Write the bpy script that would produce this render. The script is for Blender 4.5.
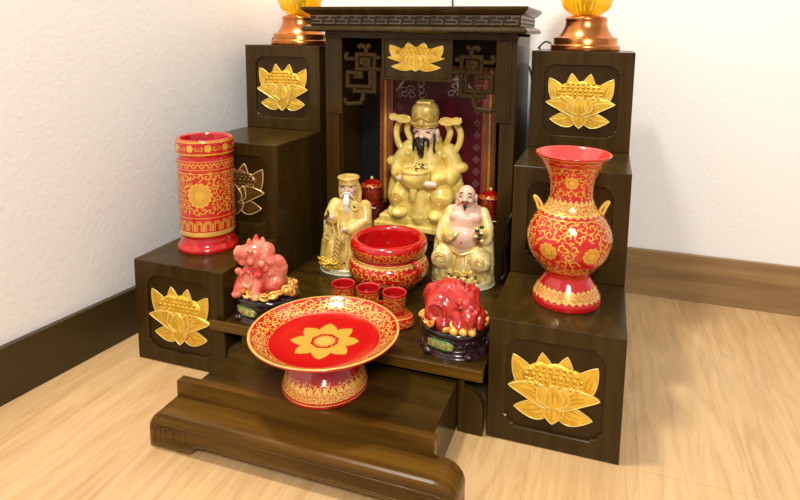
import bpy, bmesh, math, random
from math import pi, sin, cos, tan, radians, sqrt, atan2
from mathutils import Vector, Matrix, Euler, Quaternion
random.seed(7)
for o in list(bpy.data.objects): bpy.data.objects.remove(o, do_unlink=True)
scn = bpy.context.scene
COL = scn.collection

# ------------------------------------------------------------------ camera
cam_d = bpy.data.cameras.new('camera'); cam = bpy.data.objects.new('camera', cam_d); COL.objects.link(cam)
R0 = (0.9499802645, 0.3120317902, 0.0131779722)
U0 = (-0.0568572476, 0.1313035675, 0.9897103751)
F0 = (-0.3070907854, 0.9409545871, -0.1424770665)
M = Matrix(((R0[0], U0[0], -F0[0], 0.3164578516), (R0[1], U0[1], -F0[1], -0.6760801957),
            (R0[2], U0[2], -F0[2], 0.5039423325), (0, 0, 0, 1)))
cam.matrix_world = M
cam_d.sensor_width = 36.0; cam_d.lens = 586.547 / 800 * 36
cam_d.shift_x = -(417.25 - 400) / 800; cam_d.shift_y = (118.86 - 250) / 800
cam_d.clip_start = 0.02
scn.camera = cam

# ------------------------------------------------------------------ world, lights, exposure
scn.view_settings.view_transform = 'Standard'; scn.view_settings.look = 'None'
scn.view_settings.exposure = 0.26; scn.view_settings.gamma = 1.0; scn.view_settings.use_curve_mapping = False
W = bpy.data.worlds.new('world'); scn.world = W; W.use_nodes = True
W.node_tree.nodes['Background'].inputs[0].default_value = (1.0, 0.965, 0.925, 1)
W.node_tree.nodes['Background'].inputs[1].default_value = 0.42

def area(name, loc, target, size, power, color):
    d = bpy.data.lights.new(name, 'AREA'); d.shape = 'DISK'; d.size = size; d.energy = power; d.color = color
    o = bpy.data.objects.new(name, d); COL.objects.link(o); o.location = loc
    o.rotation_euler = (Vector(target) - Vector(loc)).to_track_quat('-Z', 'Y').to_euler()
    return o
area('ceiling_lamp_light', (-0.34, -0.25, 2.4), (0.05, 0.2, 0.1), 0.22, 30, (1.0, 0.95, 0.88))
area('side_lamp_light', (0.65, -1.5, 1.55), (-0.1, 0.3, 0.2), 0.40, 27, (1.0, 0.96, 0.9))

# ------------------------------------------------------------------ materials
def mat(name, col, rough=0.5, metal=0.0, coat=0.0, sss=0.0, ssr=(1, .4, .2), spec=0.5, trans=0.0, ior=1.45, emis=None, es=0):
    m = bpy.data.materials.new(name); m.use_nodes = True
    b = m.node_tree.nodes['Principled BSDF']
    b.inputs['Base Color'].default_value = (*col, 1); b.inputs['Roughness'].default_value = rough
    b.inputs['Metallic'].default_value = metal; b.inputs['Coat Weight'].default_value = coat
    b.inputs['Coat Roughness'].default_value = 0.06
    b.inputs['Specular IOR Level'].default_value = spec; b.inputs['IOR'].default_value = ior
    b.inputs['Transmission Weight'].default_value = trans
    if sss:
        b.inputs['Subsurface Weight'].default_value = sss; b.inputs['Subsurface Radius'].default_value = ssr
        b.inputs['Subsurface Scale'].default_value = 0.01
    if emis:
        b.inputs['Emission Color'].default_value = (*emis, 1); b.inputs['Emission Strength'].default_value = es
    return m
def vary(m, c1, c2, scale=(1, 1, 1), detail=6, lo=.35, hi=.65, bump=0.0, dist=0.0, nscale=1.0):
    """procedural noise between two colours (and optional bump) in object space"""
    nt = m.node_tree; b = nt.nodes['Principled BSDF']
    tc = nt.nodes.new('ShaderNodeTexCoord'); mp = nt.nodes.new('ShaderNodeMapping')
    mp.inputs['Scale'].default_value = scale
    n = nt.nodes.new('ShaderNodeTexNoise'); n.inputs['Scale'].default_value = nscale
    n.inputs['Detail'].default_value = detail; n.inputs['Distortion'].default_value = dist
    r = nt.nodes.new('ShaderNodeValToRGB')
    r.color_ramp.elements[0].position = lo; r.color_ramp.elements[1].position = hi
    r.color_ramp.elements[0].color = (*c1, 1); r.color_ramp.elements[1].color = (*c2, 1)
    nt.links.new(tc.outputs['Object'], mp.inputs[0]); nt.links.new(mp.outputs[0], n.inputs[0])
    nt.links.new(n.outputs[0], r.inputs[0]); nt.links.new(r.outputs[0], b.inputs['Base Color'])
    if bump:
        bp = nt.nodes.new('ShaderNodeBump'); bp.inputs['Strength'].default_value = bump; bp.inputs['Distance'].default_value = 0.001
        nt.links.new(n.outputs[0], bp.inputs['Height']); nt.links.new(bp.outputs[0], b.inputs['Normal'])
    return m
MW = vary(mat('dark_wood', (.05, .03, .01), .24, coat=.08, spec=.25), (.022, .0110, .0015), (.058, .029, .0040), (6, 60, 60), 8, .3, .72, .06, .4)
MWv = vary(mat('dark_wood_upright', (.05, .03, .01), .27, coat=.06, spec=.22), (.028, .0142, .0022), (.054, .0288, .0044), (70, 30, 5), 8, .3, .72, .06, .3)
MWr = vary(mat('red_brown_wood', (.08, .04, .01), .25, coat=.10, spec=.3), (.058, .024, .0025), (.150, .070, .0085), (5, 70, 70), 8, .3, .75, .08, .5)
MWd = vary(mat('recess_wood', (.03, .02, .01), .3, coat=.05, spec=.22), (.023, .0115, .0018), (.042, .0215, .0034), (40, 30, 6), 6, .3, .7)
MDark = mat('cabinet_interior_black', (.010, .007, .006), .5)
MDarkG = mat('black_lacquer', (.018, .008, .010), .12, coat=.6)
MGold = vary(mat('gold_paint', (.75, .45, .06), .32, metal=.35), (.66, .37, .018), (.90, .58, .07), (90, 90, 90), 4, .3, .7)
MGoldP = mat('gold_decal', (.72, .42, .055), .28, metal=.25, coat=.6)
MGoldPale = mat('pale_gold_decal', (.78, .47, .10), .25, metal=.2, coat=.6)
MGoldEdge = mat('bright_gold_edge', (.95, .72, .25), .28, metal=.5)
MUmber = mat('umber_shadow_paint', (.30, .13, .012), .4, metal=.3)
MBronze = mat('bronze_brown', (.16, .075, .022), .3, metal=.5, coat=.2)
MRed = mat('red_porcelain', (.52, .006, .006), .16, coat=.8, spec=.6)
MRedIn = mat('deep_red_glaze', (.42, .005, .007), .14, coat=.8)
MRedPale = mat('pink_red_rim', (.66, .055, .045), .18, coat=.8)
MJar = mat('dark_red_lacquer', (.30, .012, .006), .14, coat=.8)
MBoard = vary(mat('maroon_board', (.10, .008, .014), .4, coat=.05, spec=.25), (.085, .006, .011), (.14, .010, .020), (20, 20, 20))
MSilver = mat('silver_relief', (.42, .39, .35), .35, metal=.6)
MResin = vary(mat('yellow_resin', (.8, .6, .18), .28, coat=.5, sss=.25, ssr=(1, .6, .2)), (.66, .47, .075), (.88, .70, .22), (60, 60, 60), 5, .35, .65, .9)
MAmber = vary(mat('tan_yellow_robe', (.7, .45, .13), .27, coat=.5, sss=.2, ssr=(1, .6, .2)), (.56, .35, .060), (.86, .63, .21), (70, 70, 50), 5, .35, .65, .9)
MRobeB = vary(mat('cream_yellow_robe', (.8, .6, .25), .27, coat=.5, sss=.2), (.70, .46, .09), (.92, .76, .38), (70, 70, 50), 5, .35, .65, .9)
MSkin = mat('pink_resin_skin', (.80, .52, .38), .3, coat=.4, sss=.3, ssr=(1, .4, .25))
MSkinP = mat('pale_skin_resin', (.84, .60, .44), .3, coat=.4, sss=.25)
MCream = mat('cream_resin', (.78, .70, .46), .3, coat=.4, sss=.2)
MBlack = mat('black_paint', (.008, .007, .007), .3, coat=.3)
MWhite = mat('white_paint', (.85, .80, .76), .35)
MLip = mat('red_lip_paint', (.55, .06, .04), .35)
MGreen = mat('green_plaque_enamel', (.10, .26, .06), .3, coat=.4)
MGreenDot = mat('dark_green_gem', (.02, .06, .02), .2, coat=.5)
MBaseB = vary(mat('black_carved_base', (.02, .012, .015), .22, coat=.5), (.012, .007, .010), (.060, .018, .022), (160, 160, 160), 3, .4, .62, .5)
MJade = vary(mat('red_jade', (.8, .1, .07), .2, coat=.6, sss=.0, ssr=(1, .25, .15)), (.30, .006, .006), (.62, .045, .030), (55, 55, 55), 5, .32, .68, 1.0)
MJadeP = vary(mat('pink_jade', (.9, .4, .3), .2, coat=.5, sss=.0, ssr=(1, .3, .2)), (.50, .025, .018), (.80, .27, .17), (36, 36, 36), 5, .40, .62, 1.0)
MCopper = vary(mat('brushed_copper', (.75, .30, .12), .24, metal=.95), (.50, .165, .040), (.64, .235, .070), (10, 10, 200), 3)
MCord = mat('black_rubber', (.01, .01, .01), .4)
MGlassA = mat('amber_crystal', (.92, .50, .01), .05, trans=.55, ior=1.45, coat=.5, emis=(1.0, .50, .015), es=.16)
MFrameR = mat('red_gold_moulding', (.30, .055, .020), .25, coat=.4)

# ------------------------------------------------------------------ mesh builder
class MB:
    def __init__(s): s.v = []; s.f = []; s.mi = []; s.sm = []; s.X = Matrix()
    def add(s, vs, fs, mi=0, smooth=True, X=None):
        b = len(s.v); T = s.X @ X if X is not None else s.X
        s.v += [tuple(T @ Vector(v)) for v in vs]
        for f in fs:
            s.f.append(tuple(i + b for i in f)); s.mi.append(mi); s.sm.append(smooth)
        return s
    def box(s, x0, x1, y0, y1, z0, z1, bev=0.0, mi=0, X=None, seg=2):
        bm = bmesh.new(); bmesh.ops.create_cube(bm, size=1)
        for v in bm.verts:
            v.co = Vector((x0 + (v.co.x + .5) * (x1 - x0), y0 + (v.co.y + .5) * (y1 - y0), z0 + (v.co.z + .5) * (z1 - z0)))
        if bev: bmesh.ops.bevel(bm, geom=list(bm.edges), offset=bev, segments=seg, affect='EDGES', profile=.5)
        return s.bm(bm, mi, False, X)
    def bm(s, bm, mi=0, smooth=True, X=None):
        bm.verts.ensure_lookup_table(); bm.verts.index_update()
        vs = [v.co.copy() for v in bm.verts]; fs = [[v.index for v in f.verts] for f in bm.faces]
        bm.free(); return s.add(vs, fs, mi, smooth, X)
    def prism(s, poly, y0, y1, bev=0.0, mi=0, X=None, smooth=False):
        """polygon in x,z extruded along y"""
        bm = bmesh.new(); vs = [bm.verts.new((p[0], y0, p[1])) for p in poly]; f = bm.faces.new(vs)
        r = bmesh.ops.extrude_face_region(bm, geom=[f])
        for e in r['geom']:
            if isinstance(e, bmesh.types.BMVert): e.co.y = y1
        bmesh.ops.recalc_face_normals(bm, faces=list(bm.faces))
        if bev:
            ed = [e for e in bm.edges if abs(e.verts[0].co.y - e.verts[1].co.y) < 1e-9 and abs(e.verts[0].co.y - y0) < 1e-9]
            bmesh.ops.bevel(bm, geom=ed, offset=bev, segments=2, affect='EDGES', profile=.5)
        return s.bm(bm, mi, smooth, X)
    def ell(s, c, r, rot=(0, 0, 0), mi=0, sub=3):
        bm = bmesh.new(); bmesh.ops.create_icosphere(bm, subdivisions=sub, radius=1)
        if not hasattr(r, '__len__'): r = (r, r, r)
        X = Matrix.Translation(c) @ Euler(rot).to_matrix().to_4x4() @ Matrix.Diagonal((*r, 1))
        return s.bm(bm, mi, True, X)
    def tube(s, path, r, n=10, mi=0, cap=True, closed=False, flat=1.0):
        """r: number or list per point; rounded ends by extra rings"""
        P = [Vector(p) for p in path]; N = len(P)
        rr = list(r) if hasattr(r, '__len__') else [r] * N
        T = []
        for i in range(N):
            a = P[(i - 1) % N] if closed else P[max(i - 1, 0)]; b = P[(i + 1) % N] if closed else P[min(i + 1, N - 1)]
            t = (b - a); T.append(t.normalized() if t.length > 1e-9 else Vector((0, 0, 1)))
        if cap and not closed:
            e0 = [(P[0] - T[0] * rr[0] * k, rr[0] * q) for k, q in ((1, .02), (.87, .5), (.5, .87))]
            e1 = [(P[-1] + T[-1] * rr[-1] * k, rr[-1] * q) for k, q in ((.5, .87), (.87, .5), (1, .02))]
            P = [a for a, _ in e0] + P + [a for a, _ in e1]; rr = [a for _, a in e0] + rr + [a for _, a in e1]
            T = [T[0]] * 3 + T + [T[-1]] * 3; N = len(P)
        up = Vector((0, 1, 0)) if abs(T[0].y) < .9 else Vector((1, 0, 0))
        u = (up - T[0] * up.dot(T[0])).normalized(); vs = []
        for i in range(N):
            u = (u - T[i] * u.dot(T[i])).normalized(); w = T[i].cross(u)
            for k in range(n):
                a = 2 * pi * k / n; vs.append(P[i] + (u * cos(a) * flat + w * sin(a)) * rr[i])
        fs = []
        for i in range(N if closed else N - 1):
            j = (i + 1) % N
            for k in range(n): fs.append((i * n + k, i * n + (k + 1) % n, j * n + (k + 1) % n, j * n + k))
        if not closed: fs.append(tuple(range(n))[::-1]); fs.append(tuple((N - 1) * n + k for k in range(n)))
        return s.add(vs, fs, mi, True)
    def bar(s, path, w, d, y, mi=0, closed=False):
        """square fret bar in the x,z plane; mitred corners, chamfered front"""
        P = [Vector((p[0], p[1])) for p in path]; N = len(P); off = []
        for i in range(N):
            a = P[(i - 1) % N] if (closed or i) else None; b = P[(i + 1) % N] if (closed or i < N - 1) else None
            d1 = (P[i] - a).normalized() if a is not None else (b - P[i]).normalized()
            d2 = (b - P[i]).normalized() if b is not None else d1
            n1 = Vector((-d1.y, d1.x)); n2 = Vector((-d2.y, d2.x)); m = (n1 + n2)
            m = m.normalized() if m.length > 1e-6 else n1; k = 1 / max(.4, m.dot(n1)); off.append(m * k)
        vs = []
        prof = [(-.5, d), (-.5, .25 * d), (-.25, 0), (.25, 0), (.5, .25 * d), (.5, d)]
        for i in range(N):
            for q, dy in prof:
                p = P[i] + off[i] * (q * w); vs.append((p.x, y + dy, p.y))
        fs = []; n = len(prof)
        for i in range(N if closed else N - 1):
            j = (i + 1) % N
            for k in range(n): fs.append((i * n + k, i * n + (k + 1) % n, j * n + (k + 1) % n, j * n + k))
        if not closed: fs += [tuple(range(n)), tuple((N - 1) * n + k for k in range(n))[::-1]]
        return s.add(vs, fs, mi, False)
    def lathe(s, prof, n=64, mi=0, X=None, lobes=0, amp=0.0, mat_fn=None):
        """prof: (r, z) bottom to top; r=0 ends close"""
        vs = []; fs = []; N = len(prof)
        for r, z in prof:
            for k in range(n):
                a = 2 * pi * k / n; q = r * (1 + amp * cos(lobes * a)); vs.append((q * cos(a), q * sin(a), z))
        b = len(s.f)
        for i in range(N - 1):
            for k in range(n): fs.append((i * n + k, i * n + (k + 1) % n, (i + 1) * n + (k + 1) % n, (i + 1) * n + k))
        if prof[0][0] > 1e-6: fs.append(tuple(range(n))[::-1])
        if prof[-1][0] > 1e-6: fs.append(tuple((N - 1) * n + k for k in range(n)))
        s.add(vs, fs, mi, True, X)
        if mat_fn:
            for i in range(N - 1):
                m = mat_fn(i)
                for k in range(n): s.mi[b + i * n + k] = m
        return s
    def build(s, name, mats, parent=None, loc=(0, 0, 0), rot=(0, 0, 0)):
        me = bpy.data.meshes.new(name); me.from_pydata(s.v, [], s.f); 
        for m in (mats if isinstance(mats, (list, tuple)) else [mats]): me.materials.append(m)
        me.polygons.foreach_set('material_index', s.mi); me.polygons.foreach_set('use_smooth', s.sm)
        me.update(); me.validate()
        bm = bmesh.new(); bm.from_mesh(me); bmesh.ops.remove_doubles(bm, verts=bm.verts, dist=1e-7)
        bmesh.ops.recalc_face_normals(bm, faces=bm.faces); bm.to_mesh(me); bm.free()
        o = bpy.data.objects.new(name, me); COL.objects.link(o); o.location = loc; o.rotation_euler = rot
        if parent: o.parent = parent
        return o
def thing(name, label, cat, loc=(0, 0, 0), rz=0, group=None):
    o = bpy.data.objects.new(name, None); COL.objects.link(o); o.empty_display_size = .02
    o.location = loc; o.rotation_euler = (0, 0, rz); tag(o, label, cat, group); return o
def tag(o, label, cat, group=None):
    o['label'] = label; o['category'] = cat
    if group: o['group'] = group
    return o
def struct(o): o['kind'] = 'structure'; return o
def remesh(o, vox=.0014, it=2, fac=.5):
    m = o.modifiers.new('remesh', 'REMESH'); m.mode = 'VOXEL'; m.voxel_size = vox; m.use_smooth_shade = True
    if it:
        q = o.modifiers.new('smooth', 'SMOOTH'); q.iterations = it; q.factor = fac
    return o
def bez(P, n=12):
    """catmull-rom through points"""
    P = [Vector(p) for p in P]; Q = [P[0]] + P + [P[-1]]; out = []
    for i in range(1, len(Q) - 2):
        for k in range(n):
            t = k / n; a, b, c, d = Q[i - 1], Q[i], Q[i + 1], Q[i + 2]
            out.append(.5 * ((2 * b) + (c - a) * t + (2 * a - 5 * b + 4 * c - d) * t * t + (3 * b - a - 3 * c + d) * t ** 3))
    out.append(P[-1]); return out

# ------------------------------------------------------------------ room
fl = MB().box(-.60, 2.2, -1.6, .62, -.02, 0).build('floor', mat('oak_planks', (.7, .5, .3), .34, coat=.15)); struct(fl)
nt = fl.data.materials[0].node_tree; b = nt.nodes['Principled BSDF']; b.inputs['Coat Roughness'].default_value = .25
tc = nt.nodes.new('ShaderNodeTexCoord'); mp = nt.nodes.new('ShaderNodeMapping'); mp.inputs['Rotation'].default_value = (0, 0, radians(90))
br = nt.nodes.new('ShaderNodeTexBrick'); br.inputs['Scale'].default_value = 1; br.inputs['Brick Width'].default_value = 1.1
br.inputs['Row Height'].default_value = .125; br.inputs['Mortar Size'].default_value = .0007; br.inputs['Mortar Smooth'].default_value = .3
br.inputs['Color1'].default_value = (.62, .405, .190, 1); br.inputs['Color2'].default_value = (.59, .380, .178, 1); br.inputs['Mortar'].default_value = (.50, .32, .155, 1)
m2 = nt.nodes.new('ShaderNodeMapping'); m2.inputs['Scale'].default_value = (26, 2.6, 1)
wv = nt.nodes.new('ShaderNodeTexNoise'); wv.inputs['Scale'].default_value = 2.2; wv.inputs['Detail'].default_value = 9; wv.inputs['Distortion'].default_value = 1.3; wv.inputs['Roughness'].default_value = .65
rp = nt.nodes.new('ShaderNodeValToRGB'); rp.color_ramp.elements[0].position = .30; rp.color_ramp.elements[1].position = .62
rp.color_ramp.elements[0].color = (.78, .70, .62, 1); rp.color_ramp.elements[1].color = (1.04, 1.04, 1.04, 1)
mx = nt.nodes.new('ShaderNodeMix'); mx.data_type = 'RGBA'; mx.blend_type = 'MULTIPLY'; mx.inputs[0].default_value = 1
L = nt.links
L.new(tc.outputs['Object'], mp.inputs[0]); L.new(mp.outputs[0], br.inputs['Vector']); L.new(tc.outputs['Object'], m2.inputs[0])
L.new(m2.outputs[0], wv.inputs[0]); L.new(wv.outputs[0], rp.inputs[0]); L.new(br.outputs['Color'], mx.inputs[6]); L.new(rp.outputs[0], mx.inputs[7])
L.new(mx.outputs[2], b.inputs['Base Color'])

MWall = mat('white_textured_wall', (.83, .81, .785), .75)
nt = MWall.node_tree; b = nt.nodes['Principled BSDF']
tc = nt.nodes.new('ShaderNodeTexCoord'); n1 = nt.nodes.new('ShaderNodeTexNoise'); n1.inputs['Scale'].default_value = 130; n1.inputs['Detail'].default_value = 5
bp_ = nt.nodes.new('ShaderNodeBump'); bp_.inputs['Strength'].default_value = .55; bp_.inputs['Distance'].default_value = .0012
nt.links.new(tc.outputs['Object'], n1.inputs[0]); nt.links.new(n1.outputs[0], bp_.inputs['Height']); nt.links.new(bp_.outputs[0], b.inputs['Normal'])
struct(MB().box(-.42, 2.2, .516, .60, 0, 1.9).build('wall_back', MWall))
# the left wall runs slightly askew through (-0.443,-0.158) and (-0.370,0.513)
LA = atan2(.513 + .158, -.370 + .443)
def leftwall(mb, t0, t1, z0, z1, s0, s1, bev=0):
    d = Vector((cos(LA), sin(LA), 0)); nrm = Vector((-sin(LA), cos(LA), 0))
    X = Matrix(((d.x, nrm.x, 0, -.370), (d.y, nrm.y, 0, .513), (0, 0, 1, 0), (0, 0, 0, 1)))
    return mb.box(s0, s1, t0, t1, z0, z1, bev, X=X)
struct(leftwall(MB(), .003, .08, 0, 1.9, -2.2, .06).build('wall_left', MWall))
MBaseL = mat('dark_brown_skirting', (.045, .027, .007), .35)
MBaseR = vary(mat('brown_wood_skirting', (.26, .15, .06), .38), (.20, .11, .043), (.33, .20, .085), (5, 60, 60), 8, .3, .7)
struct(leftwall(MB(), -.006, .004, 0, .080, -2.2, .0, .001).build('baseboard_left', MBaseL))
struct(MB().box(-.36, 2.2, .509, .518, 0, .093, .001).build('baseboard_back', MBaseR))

# ------------------------------------------------------------------ lotus carving (relief in x,z, facing -y)
def petal(mb, root, tip, w, lift, bulge, bend=0.0, edge=True, n=14, m=9, pw=.75):
    R_ = Vector(root); T_ = Vector(tip); ax = T_ - R_; Ln = ax.length; a = ax / Ln; nr = Vector((-a.y, a.x))
    vs = []; fs = []; rim = []
    for i in range(n + 1):
        t = i / n; c = R_ + ax * t + nr * (bend * Ln * sin(pi * t))
        wd = w * .5 * max(0.0, sin(pi * (t ** pw * .93 + .07) )) ** .8 if t < 1 else 0
        for k in range(m):
            q = -1 + 2 * k / (m - 1); p = c + nr * (wd * q)
            h = lift + bulge * (1 - q * q) ** .6 * (.35 + .65 * sin(pi * min(1, t * .8 + .1))) + bulge * .55 * abs(q) ** 6
            h -= bulge * .25 * abs(sin(q * 9)) * (1 - abs(q)) 
            vs.append((p.x, -h, p.y))
            if k == 0: rim.append((p, 0, i))
    for i in range(n):
        for k in range(m - 1): fs.append((i * m + k, (i + 1) * m + k, (i + 1) * m + k + 1, i * m + k + 1))
    # skirt down to the backing
    per = [i * m for i in range(n + 1)] + [i * m + m - 1 for i in range(n, -1, -1)]
    b0 = len(vs)
    for i in per: x, y, z = vs[i]; vs.append((x, 0, z))
    for j in range(len(per) - 1): fs.append((per[j], per[j + 1], b0 + j + 1, b0 + j))
    mb.add(vs, fs, 0, True)
    for q_ in (-.5, 0, .5):
        kk = int((m - 1) * (.5 + q_ / 2)); ln_ = [Vector(vs[i * m + kk]) + Vector((0, .001, 0)) for i in range(3, n - 2 - (1 if q_ else 0))]
        mb.tube(ln_, [.0035] * (len(ln_) - 2) + [.0022, .0012], 5, 2)
    if edge:
        for side in (0, m - 1):
            mb.tube([Vector(vs[i * m + side]) for i in range(n + 1)], .0085, 6, 1)
def lotus(mb, sz, sx=None, rim=True):
    """unit lotus scaled to width sx and height sz"""
    sx = sx or sz
    old = mb.X.copy(); mb.X = old @ Matrix.Diagonal((sx, sz * .8, sz, 1))
    root = (0, -.22)
    for x, z, w in ((-.14, .44, .27), (.14, .44, .27), (-.47, .36, .28), (.47, .36, .28)):
        petal(mb, (x * .45, -.10), (x, z), w, .010, .020, .0, rim)
    # seed head
    n = 28; vs = [(0, -.055, .13)]; fs = []
    for j in range(1, 5):
        for k in range(n):
            a = 2 * pi * k / n; q = j / 4; vs.append((.37 * q * cos(a), -.060 + .03 * q ** 3, .13 + (.19 + .02 * cos(9 * a)) * q * sin(a)))
    for k in range(n): fs.append((0, 1 + k, 1 + (k + 1) % n))
    for j in range(3):
        for k in range(n): a = 1 + j * n + k; c = 1 + j * n + (k + 1) % n; fs.append((a, a + n, c + n, c))
    b0 = len(vs)
    for k in range(n): x, y, z = vs[1 + 3 * n + k]; vs.append((x, 0, z))
    for k in range(n): fs.append((1 + 3 * n + k, 1 + 3 * n + (k + 1) % n, b0 + (k + 1) % n, b0 + k))
    mb.add(vs, fs, 0, True)
    for r, row in enumerate((-.02, .04, .10, .16, .22, .28)):
        hw = .34 * sqrt(max(0, 1 - ((row - .13) / .20) ** 2)); cnt = int(hw / .036) 
        for k in range(cnt):
            x = (k - (cnt - 1) / 2) * .076 + (.0 if r % 2 else .0)
            mb.ell((x, -.064, row), (.031, .024, .025), sub=1); mb.ell((x, -.085, row - .004), (.011, .008, .009), mi=2, sub=1)
    petal(mb, root, (-.32, .10), .26, .045, .028, .04, rim); petal(mb, root, (.32, .10), .26, .045, .028, -.04, rim)
    petal(mb, (-.03, -.23), (-.44, -.33), .27, .02, .028, .12, rim); petal(mb, (.03, -.23), (.44, -.33), .27, .02, .028, -.12, rim)
    petal(mb, (-.02, -.21), (-.51, -.04), .25, .050, .030, -.12, rim); petal(mb, (.02, -.21), (.51, -.04), .25, .050, .030, .12, rim)
    petal(mb, (-.05, -.20), (-.15, .05), .18, .075, .022, .03, rim); petal(mb, (.05, -.20), (.15, .05), .18, .075, .022, -.03, rim)
    petal(mb, (0, -.24), (0, .07), .24, .085, .032, 0, rim); petal(mb, (0, -.16), (0, -.46), .25, .050, .034, 0, rim)
    mb.X = old
    return mb

# ------------------------------------------------------------------ stepped towers
Wd = .16; AX = .1934; D1 = .1512; D2 = .304; DB = .462
def notch_outline(h, r, n=9):
    """square of half-size h, with ogee notched corners"""
    out = []
    for q in range(4):
        a0 = q * pi / 2
        loc = [(h, h - 1.55 * r), (h - .35 * r, h - 1.45 * r)]
        for k in range(n): t = k / (n - 1) * pi / 2; loc.append((h - .35 * r - r * .95 * (1 - cos(t)) , h - 1.45 * r + r * 1.1 * sin(t)))
        loc += [(h - 1.45 * r, h)]
        for x, z in loc: out.append((x * cos(a0) - z * sin(a0), x * sin(a0) + z * cos(a0)))
    return out
def block(parent, x0, y0, z0, y1, z1, carve, matc=(MGold, MGoldEdge, MUmber), wall=.0045):
    """one step of the tower: body, face frame with notched opening, gilt carving"""
    mb = MB(); c = .001
    mb.box(x0, x0 + Wd, y0 + wall, y1, z0, z1 - .0001, .0)
    cx = x0 + Wd / 2; cz = (z0 + z1) / 2; H = Wd / 2
    inn = notch_outline(.058, .0085)
    # ring between the square edge and the notch, bridged by angle
    pts = sorted(inn, key=lambda p: atan2(p[1], p[0])); ring = []
    cor = [(H, H), (-H, H), (-H, -H), (H, -H)]
    def onsq(a):
        k = H / max(abs(cos(a)), abs(sin(a))); return (k * cos(a), k * sin(a))
    A = [atan2(p[1], p[0]) for p in pts]
    P = list(zip(A, pts))
    for s in (-3, -1, 1, 3):
        a = s * pi / 4; j = min(range(len(P)), key=lambda i: abs(P[i][0] - a)); P.append((a, P[j][1]))
    P.sort(key=lambda t: t[0])
    vs = []; fs = []; N = len(P)
    for a, p in P:
        o = onsq(a)
        vs += [(cx + o[0], y0 + wall, cz + o[1]), (cx + o[0], y0 + c, cz + o[1]), (cx + o[0] * (1 - c / H), y0, cz + o[1] * (1 - c / H)),
               (cx + p[0] * 1.02, y0, cz + p[1] * 1.02), (cx + p[0], y0 + c, cz + p[1]), (cx + p[0], y0 + wall, cz + p[1])]
    for i in range(N):
        j = (i + 1) % N
        for k in range(5): fs.append((i * 6 + k, i * 6 + k + 1, j * 6 + k + 1, j * 6 + k))
    mb.add(vs, fs, 0, False)
    b = mb.build('step_block', [MWv], parent)
    rc = MB().box(cx - .064, cx + .064, y0 + wall - .0004, y0 + wall + .002, cz - .064, cz + .064)
    rc.build('panel', MWd, b)
    if carve:
        l = MB(); l.X = Matrix.Translation((cx, y0 + wall - .0004, cz + .001)); lotus(l, .098, .106)
        l.build('lotus_carving', list(matc), b)
    return b
tl = thing('step_tower', 'dark wooden three-step cabinet tower on the left, beside the dark skirting board', 'altar tower', (-.0025, .001, 0))
tr = thing('step_tower', 'dark wooden three-step cabinet tower on the right, under the open-mouthed vase', 'altar tower', (0, 0, 0))
for T_, x0, side in ((tl, -AX - Wd, 0), (tr, AX, 1)):
    block(T_, x0, 0, 0, DB, Wd, True)
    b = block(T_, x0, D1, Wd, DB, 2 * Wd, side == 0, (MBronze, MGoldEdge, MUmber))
    block(T_, x0, D2, 2 * Wd, DB, 3 * Wd, True)

# ------------------------------------------------------------------ front drawer step
dr = thing('front_step', 'low dark wood front step with moulded base, under the footed red dish', 'altar step', (0, 0, 0))
MB().box(-.152, .155, -.112, .10, .004, .0692, .0008).build('box', MW, dr)
def rrect(x0, x1, z0, z1, r, n=8, bottom=True):
    P = []
    for cx, cz, a0 in ((x1 - r, z1 - r, 0), (x0 + r, z1 - r, pi / 2)):
        for k in range(n + 1): a = a0 + pi / 2 * k / n; P.append((cx + r * cos(a), cz + r * sin(a)))
    return P + [(x0, z0), (x1, z0)]
MB().prism(rrect(-.1795, .159, .012, .0702, .0035), -.1185, -.1085, .0009).build('front_board', MWr, dr)
def ogee_base(x0, x1, z1, r):
    P = []
    for cx, a0 in ((x1 - r, 0), (x0 + r, pi / 2)):
        for k in range(9): a = a0 + pi / 2 * k / 8; P.append((cx + r * cos(a), z1 - r + r * sin(a)))
    P += [(x0, 0), (x0 + .056, 0), (x0 + .062, .004), (x0 + .066, .0105), (x0 + .080, .0125)]
    P += [(x1 - .080, .0125), (x1 - .066, .0105), (x1 - .062, .004), (x1 - .056, 0), (x1, 0)]
    return P
bs = MB().prism(ogee_base(-.1945, .1925, .0475, .024), -.154, -.112, .0042).build('moulded_base', MWr, dr)
f = MB()
def inset(x0, x1, z0, z1, r, n=8):
    P = []
    for cx, cz, a0 in ((x1 - r, z1 - r, 0), (x0 + r, z1 - r, pi / 2), (x0 + r, z0 + r, pi), (x1 - r, z0 + r, 1.5 * pi)):
        for k in range(n + 1): a = a0 + pi / 2 * k / n; P.append((cx + r * cos(a), cz + r * sin(a)))
    return P
def bead(mb, P2, y, r, closed=True, mi=0): mb.tube([(x, y, z) for x, z in P2], r, 6, mi, closed=closed)
pth = []
for cx, a0 in ((.1695, 0), (-.1715, pi / 2)):
    for k in range(9): a = a0 + pi / 2 * k / 8; pth.append((cx + .0140 * cos(a), .0205 + .0140 * sin(a)))
pth = [(.1835, .008)] + pth + [(-.1855, .008), (-.142, .008), (-.134, .012), (-.128, .018), (-.10, .0195), (.10, .0195), (.128, .018), (.134, .012), (.142, .008)]
bead(f, pth, -.1541, .0011)
for s in (-1, 1):
    bead(f, [(s * .176, .010), (s * .176, .030), (s * .140, .030), (s * .140, .014), (s * .150, .010)], -.1541, .0009)
    bead(f, [(s * .170, .014), (s * .170, .026), (s * .164, .026), (s * .164, .016), (s * .157, .016), (s * .157, .026), (s * .149, .026), (s * .149, .016)], -.1541, .0008, False)
f.build('base_beading', MWr, bs)

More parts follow.
